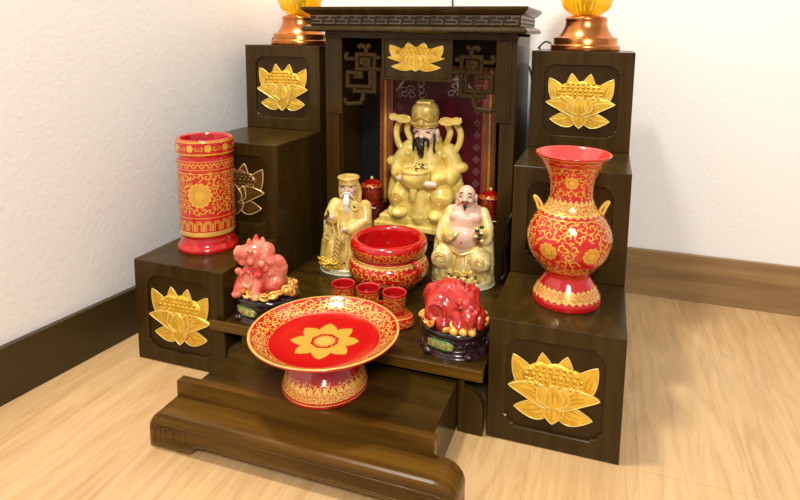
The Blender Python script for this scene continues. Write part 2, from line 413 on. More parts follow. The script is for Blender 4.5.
# ------------------------------------------------------------------ platform carrying the idols
PZ = .0907
pf = thing('altar_platform', 'dark wood platform between the two towers, carrying the incense pot and figurines', 'altar platform')
mb = MB(); mb.box(-.1925, .1885, -.0055, .455, PZ - .0145, PZ, .0015); mb.build('top_board', MW, pf)
MB().box(-.214, .1885, -.0095, -.0054, PZ - .0145, PZ, .0012).build('front_edge', MWr, pf)
for s in (-1, 1):
    P = [(.1635, 0), (.189, 0), (.189, .036)]
    for k in range(9): a = pi / 2 * k / 8; P.append((.1665 + .0225 * cos(a), .036 + .024 * sin(a)))
    P += [(.1635, .060)]
    P = [(s * x, z) for x, z in P]
    MB().prism(P, -.004, .008, .001).build('bracket', MWv, pf)
    MB().box(min(s * .1560, s * .1640), max(s * .1560, s * .1640), -.0035, .012, 0, PZ - .0145, .001).build('leg', MWv, pf)
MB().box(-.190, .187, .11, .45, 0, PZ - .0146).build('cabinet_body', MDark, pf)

# ------------------------------------------------------------------ shrine house
SX = .1725; SY = .283; SB = .435; ZT = .508
sh = thing('shrine_cabinet', 'dark carved wooden shrine house with overhanging cornice and fretwork grilles', 'shrine')
MB().box(-.147, .147, .296, SB - .008, .1345, .150, .002).build('floor_board', MW, sh)
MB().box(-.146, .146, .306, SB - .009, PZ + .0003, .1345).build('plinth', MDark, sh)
for s in (-1, 1):
    P = None if s < 0 else bez([(s * .163, .268, PZ + .006), (s * .170, .272, .108), (s * .166, .274, .135), (s * .1695, .274, .165), (s * .168, .274, .185), (s * .175, .273, .208)], 8)
    if P: MB().tube(P, [.007, .0068, .0066] + [.0055] * (len(P) - 4) + [.004], 8).build('corner_leg', MDarkG, sh)
    MB().box(min(s * SX, s * .147), max(s * SX, s * .147), SY, SY + .022, PZ + .0003, ZT, .001).build('post', MWv, sh)
    MB().box(min(s * SX, s * .163), max(s * SX, s * .163), SY + .022, SB, PZ + .0003, ZT).build('side_panel', MWv, sh)
    fp = MB().box(min(s * .164, s * .139), max(s * .164, s * .139), SY - .003, SY + .001, .36, ZT - .006, .001)
    fp.box(min(s * .159, s * .144), max(s * .159, s * .144), SY - .0042, SY - .002, .366, ZT - .012, .0008); fp.build('post_panel', MWv, sh)
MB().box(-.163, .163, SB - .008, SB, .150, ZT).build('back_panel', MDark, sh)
MB().box(-SX, SX, SY, SB, ZT - .006, ZT).build('ceiling_board', MWd, sh)
MB().box(-SX, SX, SY - .002, SY + .012, ZT - .012, ZT, .001).build('top_rail', MWv, sh)
# central header panel with the wide lotus
mb = MB().box(-.061, .061, SY + .002, SY + .012, .427, ZT - .011)
mb.bar([(-.061, .427), (.061, .427), (.061, .4985), (-.061, .4985)], .006, .006, SY - .001, closed=True)
hp = mb.build('header_panel', MWv, sh)
l = MB(); l.X = Matrix.Translation((-.001, SY + .002, .466)); lotus(l, .054, .100); l.build('lotus_carving', [MGold, MGoldEdge, MUmber], hp)
# fretwork grilles (mirror pair)
def gx(px): return -.1384 + (px / 6.25 + 330 - 343) * .00191
def gz(py): return .4977 - (py / 6.25 + 30 - 37) * .00178
lines = [([(165, 150), (275, 150), (275, 240), (165, 240)], True),
         ([(222, 150), (222, 112), (205, 95), (188, 92), (180, 100), (190, 112)], False), ([(222, 112), (240, 98), (240, 82)], False),
         ([(165, 178), (100, 178), (92, 165), (100, 148), (114, 150)], False), ([(275, 168), (300, 168), (305, 155)], False),
         ([(275, 240), (335, 240)], False), ([(215, 240), (215, 205), (195, 205), (195, 180), (240, 180), (240, 215), (215, 215)], False),
         ([(250, 240), (250, 350), (105, 350), (105, 265), (190, 265), (190, 290), (150, 290)], False),
         ([(275, 240), (275, 380), (205, 380), (205, 420), (185, 455), (95, 465)], False), ([(95, 465), (88, 440), (100, 430)], False),
         ([(250, 300), (275, 300)], False), ([(150, 350), (150, 380), (205, 380)], False)]
for s in (1, -1):
    mb = MB()
    for P, cl in lines:
        mb.bar([(s * gx(a), gz(c)) for a, c in P], .0075, .007, SY + .002, closed=cl)
    mb.build('fretwork_grille', MWv, sh)
# cornice: profile swept round front and sides
CF = .252; CX = .2035
prof = [(.020, .5065), (.004, .507), (.000, .509), (.000, .512), (.004, .516), (.010, .5185), (.012, .519), (.012, .536), (.010, .5365), (.005, .540), (.000, .545), (.000, .549), (.020, .549)]
def sweep_cornice(mb):
    vs = []; n = len(prof)
    for cx, cy, dx, dy in ((-CX, SB + .005, 1, 0), (-CX, CF, 1, 1), (CX - .012, CF, -1, 1), (CX - .012, SB + .005, -1, 0)):
        for o, z in prof: vs.append((cx + dx * o, cy + dy * o, z))
    fs = []
    for i in range(3):
        for k in range(n - 1): fs.append((i * n + k, i * n + k + 1, (i + 1) * n + k + 1, (i + 1) * n + k))
    mb.add(vs, fs, 0, False); return mb
mb = sweep_cornice(MB()); mb.box(-CX + .018, CX - .030, CF + .018, SB + .005, .5068, .5488); cor = mb.build('cornice', MWv, sh)
MB().box(-CX + .002, CX - .014, CF + .002, SB + .003, .5485, .5495).build('roof_board', MW, cor)
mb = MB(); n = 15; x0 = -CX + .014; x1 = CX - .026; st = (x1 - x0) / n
mb.box(x0, x1, CF + .0112, CF + .0125, .5200, .5355, mi=1)  # black strip painted in as shade behind the bars
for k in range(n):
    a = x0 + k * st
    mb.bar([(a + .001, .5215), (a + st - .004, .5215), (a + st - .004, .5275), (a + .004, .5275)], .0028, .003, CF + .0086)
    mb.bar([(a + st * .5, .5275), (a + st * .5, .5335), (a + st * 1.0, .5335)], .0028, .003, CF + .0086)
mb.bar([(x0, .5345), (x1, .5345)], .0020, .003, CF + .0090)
for k in range(9):   # side fret holes: dark blocks painted as the shade inside
    y = CF + .020 + k * .019
    mb.box(CX - .0255, CX - .0236, y, y + .011, .5215, .5245, mi=1); mb.box(CX - .0255, CX - .0236, y + .006, y + .016, .5285, .5315, mi=1)
mb.build('fret_band', [vary(mat('lighter_fret_wood', (.1, .06, .03), .3, coat=.2), (.075, .045, .020), (.15, .098, .052), (40, 40, 40)), MDark], cor)  # fret bars in a lighter brown than the cornice

# backdrop board inside
bd = thing('backdrop_board', 'maroon backdrop board with coin diamonds and red-gold frame, behind the yellow seated idol', 'backdrop')
BY = .4015
MB().box(-.090, .100, BY, BY + .006, .1515, .438).build('board', MBoard, bd)
for s, cx in ((-1, -.098), (1, .108)):
    MB().box(cx - .014, cx + .014, BY - .004, BY + .004, .1515, .44, .001).build('frame_stile', MFrameR, bd)
    g = MB(); g.tube([(cx + s * .002, BY - .0045, .152), (cx + s * .002, BY - .0045, .44)], .0032, 8); g.build('gold_fillet', MGold, bd)
    g = MB(); g.tube([(cx - s * .007, BY - .0045, .152), (cx - s * .007, BY - .0045, .44)], .0016, 6); g.build('pink_fillet', mat('dull_pink_paint', (.38, .14, .09), .3), bd)
    g = MB()
    for k in range(48): g.ell((cx + s * (.0118 + .0008 * (k % 2)), BY - .0045, .155 + k * .006), (.0016, .0016, .0030), (0, .5 * (1 if k % 2 else -1), 0), sub=1)
    g.build('beaded_edge', mat('dull_gilt_bead', (.34, .16, .06), .35, metal=.3), bd)
MB().box(-.112, .122, BY - .003, BY + .004, .438, .446, .001).build('frame_rail', MFrameR, bd)
g = MB()
for s, cx in ((-1, -.072), (1, .084)):
    for k in range(11):
        z = .175 + k * .0235; q = .0062
        g.bar([(cx + q, z), (cx, z + q), (cx - q, z), (cx, z - q)], .0012, .001, BY - .001, closed=True)
        g.ell((cx, BY - .0003, z), (.0022, .0008, .0022), sub=1)
g.build('coin_pattern', mat('faded_gold', (.36, .20, .15), .4, metal=.2), bd)
g = MB()
for s in (-1, 1):
    for j in range(9):
        P = []; a = random.uniform(0, 6)
        cx = s * random.uniform(.026, .074) + .004; cz = random.uniform(.385, .424)
        for k in range(14): P.append((cx + s * .009 * cos(a + k * .45) * (1 - k / 20), BY - .001, cz + .007 * sin(a + k * .45) * (1 - k / 20)))
        g.tube(P, .0014, 6)
    P = bez([(s * .015, BY - .001, .428), (s * .035, BY - .001, .420), (s * .055, BY - .001, .424), (s * .070, BY - .001, .405), (s * .078, BY - .001, .395)], 6); g.tube(P, .0030, 8)
g.build('silver_dragon_relief', MSilver, bd)
# pair of jar stands at the sides inside
for s in (-1, 1):
    x0, x1 = (.100, .160) if s > 0 else (-.158, -.088)
    q = MB().box(x0, x1, .318, .392, .150, .178, .001).build('jar_shelf', mat('dark_maroon_lacquer', (.09, .010, .010), .2, coat=.5), sh)
    MB().tube([(x0, .317, .1785), (x1, .317, .1785)], .0011, 6).build('shelf_bead', MSilver, q)
#PART2
# ------------------------------------------------------------------ turned ceramics with gilt decoration
CAM = Vector((0.3165, -0.6761, 0.5039))
class Surf:
    """surface of revolution; (u, s): arc at reference radius, distance along the profile"""
    def __init__(s, prof, rref, th0=0.0, loc=(0, 0, 0)):
        s.p = prof; s.r = rref; s.t = th0; s.c = [0.0]
        for a, b in zip(prof, prof[1:]): s.c.append(s.c[-1] + sqrt((a[0] - b[0]) ** 2 + (a[1] - b[1]) ** 2))
    def s_at(s, z, inside=False):
        rng = range(len(s.p) - 1)
        for i in (reversed(rng) if inside else rng):
            a, b = s.p[i], s.p[i + 1]
            if min(a[1], b[1]) <= z <= max(a[1], b[1]) and abs(a[1] - b[1]) > 1e-9:
                return s.c[i] + (z - a[1]) / (b[1] - a[1]) * (s.c[i + 1] - s.c[i])
        return s.c[-1]
    def rad(s, q):
        q = min(max(q, 0), s.c[-1] - 1e-9)
        for i in range(len(s.p) - 1):
            if s.c[i + 1] >= q: break
        a, b = s.p[i], s.p[i + 1]; k = (q - s.c[i]) / max(1e-9, s.c[i + 1] - s.c[i])
        dr, dz = b[0] - a[0], b[1] - a[1]; n = sqrt(dr * dr + dz * dz) or 1
        return a[0] + dr * k, a[1] + dz * k, dz / n, -dr / n
    def __call__(s, u, q, eps=.0003):
        r, z, nr, nz = s.rad(q); r += nr * eps; z += nz * eps; th = s.t + u / s.r
        return (r * cos(th), r * sin(th), z)
def ribbon(mb, S, pts, w, mi=1, taper=True, closed=False, step=.0022, eps=.0003):
    P = [Vector(p) for p in pts]
    if closed: P.append(P[0].copy())
    Q = [P[0]]
    for a, b in zip(P, P[1:]):
        n = max(1, int((b - a).length / step))
        for k in range(1, n + 1): Q.append(a + (b - a) * k / n)
    N = len(Q); vs = []
    for i in range(N):
        t = (Q[min(i + 1, N - 1)] - Q[max(i - 1, 0)])
        t = t.normalized() if t.length > 1e-9 else Vector((1, 0)); n = Vector((-t.y, t.x))
        ww = w * .5 * (.35 + .65 * sin(pi * (i + .5) / N) if taper and not closed else 1)
        for q in (-1, 1): p = Q[i] + n * (ww * q); vs.append(S(p.x, p.y, eps))
    mb.add(vs, [(2 * i, 2 * i + 1, 2 * i + 3, 2 * i + 2) for i in range(N - 1)], mi)
def blob2(mb, S, c, fn, n=28, mi=1, rings=4, eps=.00025):
    """star-shaped filled patch: fn(angle)->radius"""
    vs = [S(c[0], c[1], eps)]; fs = []
    for j in range(1, rings + 1):
        for k in range(n):
            a = 2 * pi * k / n; r = fn(a) * j / rings; vs.append(S(c[0] + r * cos(a), c[1] + r * sin(a), eps))
    for k in range(n): fs.append((0, 1 + k, 1 + (k + 1) % n))
    for j in range(rings - 1):
        for k in range(n): a = 1 + j * n + k; d = 1 + j * n + (k + 1) % n; fs.append((a, a + n, d + n, d))
    mb.add(vs, fs, mi)
def curl(c, r, a0, turns, sgn=1, n=14, r0=.15):
    return [(c[0] + r * (r0 + (1 - r0) * k / n) * cos(a0 + sgn * 2 * pi * turns * k / n), c[1] + r * (r0 + (1 - r0) * k / n) * sin(a0 + sgn * 2 * pi * turns * k / n)) for k in range(n + 1)]
def leafp(mb, S, c, L_, w, ang, mi=1):
    def fn(a):
        x = cos(a - ang); y = sin(a - ang); return 1 / sqrt((x / (L_ * .5)) ** 2 + (y / (w * .5)) ** 2)
    blob2(mb, S, c, fn, 10, mi, 1)
def flower(mb, S, c, r, petals=9, mi=1, stalks=True):
    blob2(mb, S, c, lambda a: r * (.80 + .20 * abs(cos(petals * a / 2)) ** .6), 54, mi, 5)
    if stalks:
        for k in range(petals * 2):
            a = 2 * pi * k / (petals * 2); ribbon(mb, S, [(c[0] + r * .52 * cos(a), c[1] + r * .52 * sin(a)), (c[0] + r * .84 * cos(a), c[1] + r * .84 * sin(a))], .0005, 2, True, eps=.0005)
        ribbon(mb, S, [(c[0] + r * .45 * cos(2 * pi * k / 18), c[1] + r * .45 * sin(2 * pi * k / 18)) for k in range(18)], .0005, 2, closed=True, eps=.0005)
def scrolls(mb, S, s0, s1, cell, w, avoid=(), mi=1, seed=1, dens=1.0, full=None, eps=.0003):
    rnd = random.Random(seed); U = full or 2 * pi * S.r; nu = max(3, round(U / cell)); nv = max(1, round((s1 - s0) / cell)); cu = U / nu; cv = (s1 - s0) / nv
    for i in range(nu):
        for j in range(nv):
            c = (i * cu - U / 2 + rnd.uniform(-.1, .1) * cu + (.5 * cu if j % 2 else 0), s0 + (j + .5) * cv + rnd.uniform(-.06, .06) * cv)
            if any((c[0] - a[0]) ** 2 + (c[1] - a[1]) ** 2 < a[2] ** 2 for a in avoid): continue
            sg = 1 if (i + j) % 2 else -1; a0 = rnd.uniform(0, 6.28); R_ = min(cu, cv) * .5
            P = curl(c, R_, a0, .95, sg); ribbon(mb, S, P, w, mi, eps=eps)
            e = P[-1]; d = (e[0] - c[0], e[1] - c[1]); t = (-d[1] * sg, d[0] * sg)
            ribbon(mb, S, [e, (e[0] + .45 * t[0] + .1 * d[0], e[1] + .45 * t[1] + .1 * d[1]), (e[0] + .8 * t[0] + .5 * d[0], e[1] + .8 * t[1] + .5 * d[1])], w, mi)
            for k in range(3):
                a = a0 + k * 2.1 + .4; q = (c[0] + R_ * 1.0 * cos(a), c[1] + R_ * 1.0 * sin(a))
                leafp(mb, S, q, R_ * .75, R_ * .30, a + .8 * sg, mi)
def ring(mb, S, q, w, mi=1): ribbon(mb, S, [(-pi * S.r + 2 * pi * S.r * k / 64, q) for k in range(65)], w, mi, False)
def band(mb, S, q0, q1, mi=1):
    n = 64; m = max(2, int((q1 - q0) / .002)); vs = []; fs = []
    for j in range(m + 1):
        for k in range(n): vs.append(S(2 * pi * S.r * k / n, q0 + (q1 - q0) * j / m, .00022))
    for j in range(m):
        for k in range(n): fs.append((j * n + k, j * n + (k + 1) % n, (j + 1) * n + (k + 1) % n, (j + 1) * n + k))
    mb.add(vs, fs, mi)
def teeth(mb, S, q, h, n, mi=1):
    U = 2 * pi * S.r
    for k in range(n):
        u = k * U / n; w = U / n
        vs = [S(u - w / 2, q), S(u - w / 4, q + h * .55), S(u, q + h), S(u + w / 4, q + h * .55), S(u + w / 2, q), S(u, q)]
        mb.add(vs, [(0, 5, 1), (1, 5, 2), (2, 5, 3), (3, 5, 4)], mi)
def smooth_prof(P, n=6): return [(max(0, v.x), v.y) for v in bez([(a, b, 0) for a, b in P], n)]
def facing(x, y): return atan2(CAM.y - y, CAM.x - x)
RG = [MRed, MGoldP, MRedIn, MGoldPale, MRedPale]

# tall open-mouthed vase on the right tower
VX, VY = .2785, .0845
t = thing('vase', 'red baluster vase with flared mouth and gilt scrollwork on the right tower', 'vase', (VX, VY, Wd))
P = smooth_prof([(.0, .004), (.038, .003), (.0425, .0), (.0440, .003), (.0432, .010), (.036, .024), (.0300, .034), (.0295, .040), (.036, .048), (.0475, .063), (.0535, .082), (.0520, .098), (.0440, .114), (.0335, .126), (.0285, .136), (.0270, .148), (.0285, .162), (.0335, .176), (.0415, .189), (.0470, .1955), (.0473, .1975), (.0452, .1970), (.0400, .190), (.0310, .176), (.0245, .155), (.024, .14), (.02, .13), (0, .125)], 4)
S = Surf(P, .05, facing(VX, VY)); z = S.s_at
mb = MB().lathe(P, 72)
i_top = max(range(len(P)), key=lambda i: P[i][1])
for i in range(i_top, len(P) - 1):
    for k in range(72): mb.mi[i * 72 + k] = 4 if i < i_top + 14 else 2
S2 = Surf(P, .046, facing(VX, VY)); SN = Surf(P, .030, facing(VX, VY))
av = [(.028, z(.078), .017), (-.024, z(.080), .017)]
for a in av: flower(mb, S, a[:2], .0115, 10)
for k in range(1, 4): flower(mb, S, (.028 + k * .052, z(.079)), .0115, 10)
scrolls(mb, S, z(.051), z(.116), .0122, .0019, av, seed=3)
scrolls(mb, SN, z(.143), z(.185), .0120, .0015, [(0, z(.164), .012)], seed=5)
flower(mb, SN, (0, z(.164)), .0088, 8)
for q, w in ((.0415, .001), (.049, .0012), (.118, .0010), (.1835, .0010), (.1945, .0012)): ring(mb, S, z(q), w)
band(mb, S, z(.123), z(.137), 3); teeth(mb, S, z(.137), .005, 26, 3); teeth(mb, S, z(.123), -.004, 26, 3)
teeth(mb, S, z(.050), .005, 20)
scrolls(mb, SN, z(.1245), z(.1355), .0062, .0008, seed=2, mi=0, eps=.0005); scrolls(mb, S, z(.0135), z(.0225), .0065, .0009, seed=9, mi=0, eps=.0005)
band(mb, S, z(.013), z(.023), 3); teeth(mb, S, z(.013), -.0035, 30, 3); teeth(mb, S, z(.023), .003, 30, 3)
for zz, am, nn in ((.1175, .002, 22), (.1895, .0015, 18)):
    ribbon(mb, S, [(-pi * .05 + 2 * pi * .05 * k / 132, z(zz) + am * sin(2 * pi * nn * k / 132)) for k in range(133)], .0011, 1, False)
mb.build('body', RG, t)
for s in (-1, 1):
    a = facing(VX, VY) + pi / 2 * s; d = Vector((cos(a), sin(a), 0))
    Q = bez([d * .036 + Vector((0, 0, .122)), d * .0400 + Vector((0, 0, .120)), d * .0430 + Vector((0, 0, .128)), d * .0465 + Vector((0, 0, .136)), d * .0425 + Vector((0, 0, .1345)), d * .0375 + Vector((0, 0, .127)), d * .036 + Vector((0, 0, .120))], 6)
    MB().tube(Q, .0020, 8).build('handle', MGoldPale, t)

# straight cylinder vase on the left tower
CXv, CYv = -.2875, .0900
t = thing('cylinder_vase', 'tall straight red brush-pot vase with gold sunflower medallion on the left tower', 'vase', (CXv, CYv, Wd))
P = smooth_prof([(0, .003), (.044, .002), (.0485, 0), (.0500, .003), (.0495, .007), (.0455, .012), (.0440, .017), (.0420, .022), (.0425, .025)], 4)[:-1] + [(.0445, .0265), (.0450, .030)] + [(.0452, .030 + .0055 * k) for k in range(1, 21)] + [(.0450, .147), (.0430, .1505), (.0432, .1535), (.0460, .1560), (.0465, .1590), (.0465, .1690), (.0465, .1760), (.0455, .1790), (.0435, .1800), (.0400, .1795), (.0385, .1770), (.0380, .150), (.0380, .06), (.036, .03), (0, .028)]
mb = MB().lathe(P, 72)
i_top = max(range(len(P)), key=lambda i: P[i][1])
for i in range(i_top + 2, len(P) - 1):
    for k in range(72): mb.mi[i * 72 + k] = 2
S = Surf(P, .045, facing(CXv, CYv)); z = S.s_at
mc = (-.012, z(.094))
flower(mb, S, mc, .0205, 14); flower(mb, S, (mc[0] + pi * .045, mc[1]), .0205, 14)
scrolls(mb, S, z(.064), z(.128), .0115, .0019, [(mc[0], mc[1], .0235), (mc[0] + pi * .045, mc[1], .022)], seed=8)
for zz in (.0285, .058, .128, .134, .1465, .157, .178): ring(mb, S, z(zz), .0010)
band(mb, S, z(.0275), z(.035), 3)
for k in range(20):     # arch frieze
    u = k * 2 * pi * .045 / 20
    for rr in (.0062, .0034):
        ribbon(mb, S, [(u - rr, z(.037))] + [(u - rr * cos(pi * j / 8), z(.046) + rr * sin(pi * j / 8)) for j in range(9)] + [(u + rr, z(.037))], .0015, 1, False)
U = 2 * pi * .045
for k in range(22):
    u = k * U / 22
    ribbon(mb, S, [(u - .0055, z(.1365)), (u, z(.1440)), (u + .0055, z(.1365))], .0018, 1, False)
    leafp(mb, S, (u + .0064, z(.1425)), .004, .003, 0)
for k in range(10):
    u = k * U / 10 + .004
    flower(mb, S, (u, z(.1675)), .0058, 5, 1, False); 
    for s in (-1, 1): ribbon(mb, S, curl((u + s * .0105, z(.1675)), .0042, 0 if s > 0 else pi, 1.0, s), .0013)
band(mb, S, z(.1575), z(.1590), 1); band(mb, S, z(.1755), z(.1768), 1)
q = mb.build('body', RG, t); q.scale = (.94, .94, 1)

# footed dish
PXd, PYd = .0020, -.0640
t = thing('footed_dish', 'large shallow red footed dish with gold eight-petal flower on the front step', 'dish', (PXd - .002, PYd, .0694))
P = smooth_prof([(0, .004), (.047, .002), (.0515, 0), (.0530, .002), (.0525, .008), (.0480, .020), (.0400, .032), (.0345, .0405), (.0350, .045), (.046, .050), (.066, .0575), (.084, .0660), (.0910, .0705), (.0925, .0725), (.0912, .0738), (.0885, .0728), (.080, .0665), (.070, .0612), (.055, .0580), (.030, .0568), (0, .0565)], 5)
mb = MB().lathe(P, 96); i_top = max(range(len(P)), key=lambda i: P[i][1])
S = Surf(P, .078, facing(PXd, PYd)); sT = S.c[i_top]
scrolls(mb, S, sT + .0045, sT + .0245, .0105, .0015, seed=11, mi=3)
scrolls(mb, S, sT + .007, sT + .022, .0150, .0012, seed=12, mi=3)
band(mb, S, sT - .0014, sT + .0016, 3); ring(mb, S, sT + .026, .0006, 3)
SF = Surf(P, .048, facing(PXd, PYd)); zf = SF.s_at
band(mb, SF, zf(.0075), zf(.0175), 3); teeth(mb, SF, zf(.0175), .007, 34, 3); scrolls(mb, SF, zf(.008), zf(.017), .0060, .0008, seed=14, mi=0, eps=.0005); scrolls(mb, SF, zf(.018), zf(.026), .008, .0012, seed=4, mi=3)
ring(mb, SF, zf(.0045), .001, 3)
# central flower: drawn flat over the well of the dish
r2s = S.c[-1]
def flat(u, v, eps=.0003):
    r = sqrt(u * u + v * v); _, zz, _, _ = S.rad(r2s - r); return (u, v, zz + eps + .00015)
def PF(P_): return P_
ph0 = .30
for k in range(8):
    a = ph0 + k * pi / 4; ca, sa = cos(a), sin(a); n = 10; vs = []; fs = []
    for i in range(n + 1):
        q = i / n; r = .0165 + .0265 * q; w = .0112 * (sin(pi * (.22 + .78 * q)) ** .8 if q < 1 else 0)
        for m in (-1, 0, 1): vs.append(flat(ca * r - sa * w * m, sa * r + ca * w * m))
    for i in range(n):
        for m in range(2): fs.append((i * 3 + m, i * 3 + m + 1, (i + 1) * 3 + m + 1, (i + 1) * 3 + m))
    mb.add(vs, fs, 1)
blob2(mb, flat, (0, 0), lambda a: .0145 * (.93 + .07 * cos(14 * a)), 56, 3, 3)
for k in range(14): a = 2 * pi * k / 14; blob2(mb, flat, (.0105 * cos(a), .0105 * sin(a)), lambda a: .0008, 6, 2, 1, .0006)
ribbon(mb, flat, [(.0125 * cos(2 * pi * k / 24), .0125 * sin(2 * pi * k / 24)) for k in range(24)], .0006, 2, closed=True, eps=.0005)
mb.build('body', RG, t)

# incense pot
IX, IY = -.0070, .1750
t = thing('incense_pot', 'round red incense pot with thick rolled rim behind the three cups', 'incense pot', (IX, IY, PZ + .0002))
P = smooth_prof([(0, .008), (.030, .007), (.036, .004), (.039, .006), (.048, .016), (.0610, .030), (.0650, .043), (.0620, .054), (.0555, .061), (.0535, .064), (.0560, .0655), (.0605, .069), (.0625, .078), (.0610, .087), (.0560, .0905), (.0505, .0890), (.0480, .082), (.0490, .068), (.0500, .05), (.040, .040), (0, .038)], 5)
mb = MB().lathe(P, 80); i_top = max(range(len(P)), key=lambda i: P[i][1])
S = Surf(P, .062, facing(IX, IY)); z = S.s_at
scrolls(mb, S, z(.014), z(.053), .0135, .0018, seed=21)
band(mb, S, z(.0570), z(.0610), 3); teeth(mb, S, z(.0570), -.0035, 40, 3); ribbon(mb, S, [(-pi * .062 + 2 * pi * .062 * k / 200, z(.0590) + .0008 * sin(k)) for k in range(201)], .0009, 0, False, eps=.0005); ring(mb, S, z(.0125), .0012)
scrolls(mb, S, z(.0675), z(.0810), .0095, .0012, seed=23); ring(mb, S, z(.0665), .001); 
mb.build('body', RG, t)
for k in range(3):
    a = -pi / 2 + .5 + k * 2 * pi / 3
    MB().tube(bez([(.034 * cos(a), .034 * sin(a), .012), (.043 * cos(a), .043 * sin(a), .006), (.041 * cos(a), .041 * sin(a), .004)], 4), [.007] * 4 + [.0055] * 4 + [.004], 10).build('foot', MRed, t)
for s in (-1, 1):
    Q = bez([(s * .060, 0, .046), (s * .0705, 0, .050), (s * .074, 0, .060), (s * .069, 0, .066), (s * .062, 0, .064)], 6)
    MB().tube(Q, .0030, 8).build('handle', MRed, t, rot=(0, 0, -.55))

# tray with three cups
TX, TY, TR = .0008, .0710, radians(-2)
t = thing('cup_tray', 'low red oval tray with gilt top under the three small cups', 'cup stand', (TX, TY, PZ + .0002), TR)
ov = [(0, 0), (.066, 0), (.0705, .002), (.0715, .006), (.070, .0135), (.0685, .0165), (.066, .018), (.055, .018), (0, .018)]
X = Matrix.Diagonal((1.0, .43, 1, 1))
mb = MB().lathe(ov, 64, X=X)
Sx = Surf(ov, .06, 0)
class ES:
    def __init__(s, S): s.S = S; s.r = S.r
    def __call__(s, u, q, eps=.0003): x, y, zz = s.S(u, q, eps); return (x, y * .43, zz)
E_ = ES(Sx)
scrolls(mb, E_, Sx.c[4] - .010, Sx.c[4] + .0005, .0085, .0012, seed=31); ring(mb, E_, Sx.c[4] + .0035, .0012)
scrolls(mb, E_, Sx.c[6] + .001, Sx.c[6] + .010, .0085, .0010, seed=32)
mb.build('tray', RG, t)
P = smooth_prof([(0, .001), (.0125, 0), (.0138, .001), (.0142, .006), (.0150, .016), (.0160, .027), (.0164, .0300), (.0158, .0306), (.0148, .0300), (.0140, .024), (.0125, .008), (0, .006)], 4)
mb = MB().lathe(P, 40); i_top = max(range(len(P)), key=lambda i: P[i][1])
for i in range(i_top - 1, i_top + 3):
    for k in range(40): mb.mi[i * 40 + k] = 4
for i in range(i_top + 3, len(P) - 1):
    for k in range(40): mb.mi[i * 40 + k] = 2
S = Surf(P, .0155, facing(TX, TY)); z = S.s_at
scrolls(mb, S, z(.009), z(.025), .0080, .0012, seed=41); ring(mb, S, z(.0265), .0008); ring(mb, S, z(.0075), .0008); flower(mb, S, (0, z(.0170)), .0046, 6, 1, False)
names = ['small red offering cup at the left end of the oval tray', 'small red offering cup in the middle of the oval tray', 'small red offering cup at the right end of the oval tray']
c0 = None
for k, dx in enumerate((-.0400, 0, .0415)):
    p = Vector((TX, TY, PZ + .0186)) + Matrix.Rotation(TR, 3, 'Z') @ Vector((dx, 0, 0))
    if c0 is None: c0 = mb.build('offering_cup', RG, None, p); o = c0
    else: o = c0.copy(); COL.objects.link(o); o.location = p; o.rotation_euler = (0, 0, k * 1.1)
    o.scale = (1.07, 1.07, 1)
    tag(o, names[k], 'cup', 'offering cups on the oval tray')

# lidded jars beside the yellow idol
j0 = None
for nm, x, y in (('dark red lidded jar inside the shrine, behind the white-bearded old man', -.1090, .350), ('dark red lidded jar inside the shrine, behind the bald laughing figure', .1240, .350)):
    if j0 is None:
        t = thing('lidded_jar', nm, 'jar', (x, y, .1784), group='lidded jars inside the shrine'); j0 = t
        P = smooth_prof([(0, .001), (.014, 0), (.0155, .002), (.0150, .004), (.0180, .012), (.0195, .022), (.0180, .031), (.0165, .0335), (.0150, .034), (0, .034)], 4)
        mb = MB().lathe(P, 40); S = Surf(P, .018, -1); scrolls(mb, S, S.s_at(.009), S.s_at(.028), .009, .0008, seed=6); mb.build('body', [MJar, MBronze], t)
        P = smooth_prof([(.015, .0345), (.0215, .0340), (.0225, .0352), (.0215, .0375), (.0160, .0425), (.0080, .0460), (.0040, .0475), (0, .0478)], 4)
        l = MB().lathe([(0, .0343)] + P, 40); S = Surf(P, .018, -1); scrolls(l, S, .006, .016, .008, .0010, seed=7); ld = l.build('lid', [MRed, MGoldP], t)
        MB().ell((0, 0, .0498), (.0035, .0035, .0038)).build('knob', MGoldEdge, ld)
    else:
        r = j0.copy(); COL.objects.link(r); r.location = (x, y, .1784); r['label'] = nm
        for ch in list(j0.children):
            c = ch.copy(); COL.objects.link(c); c.parent = r
            for g in ch.children: d = g.copy(); COL.objects.link(d); d.parent = c

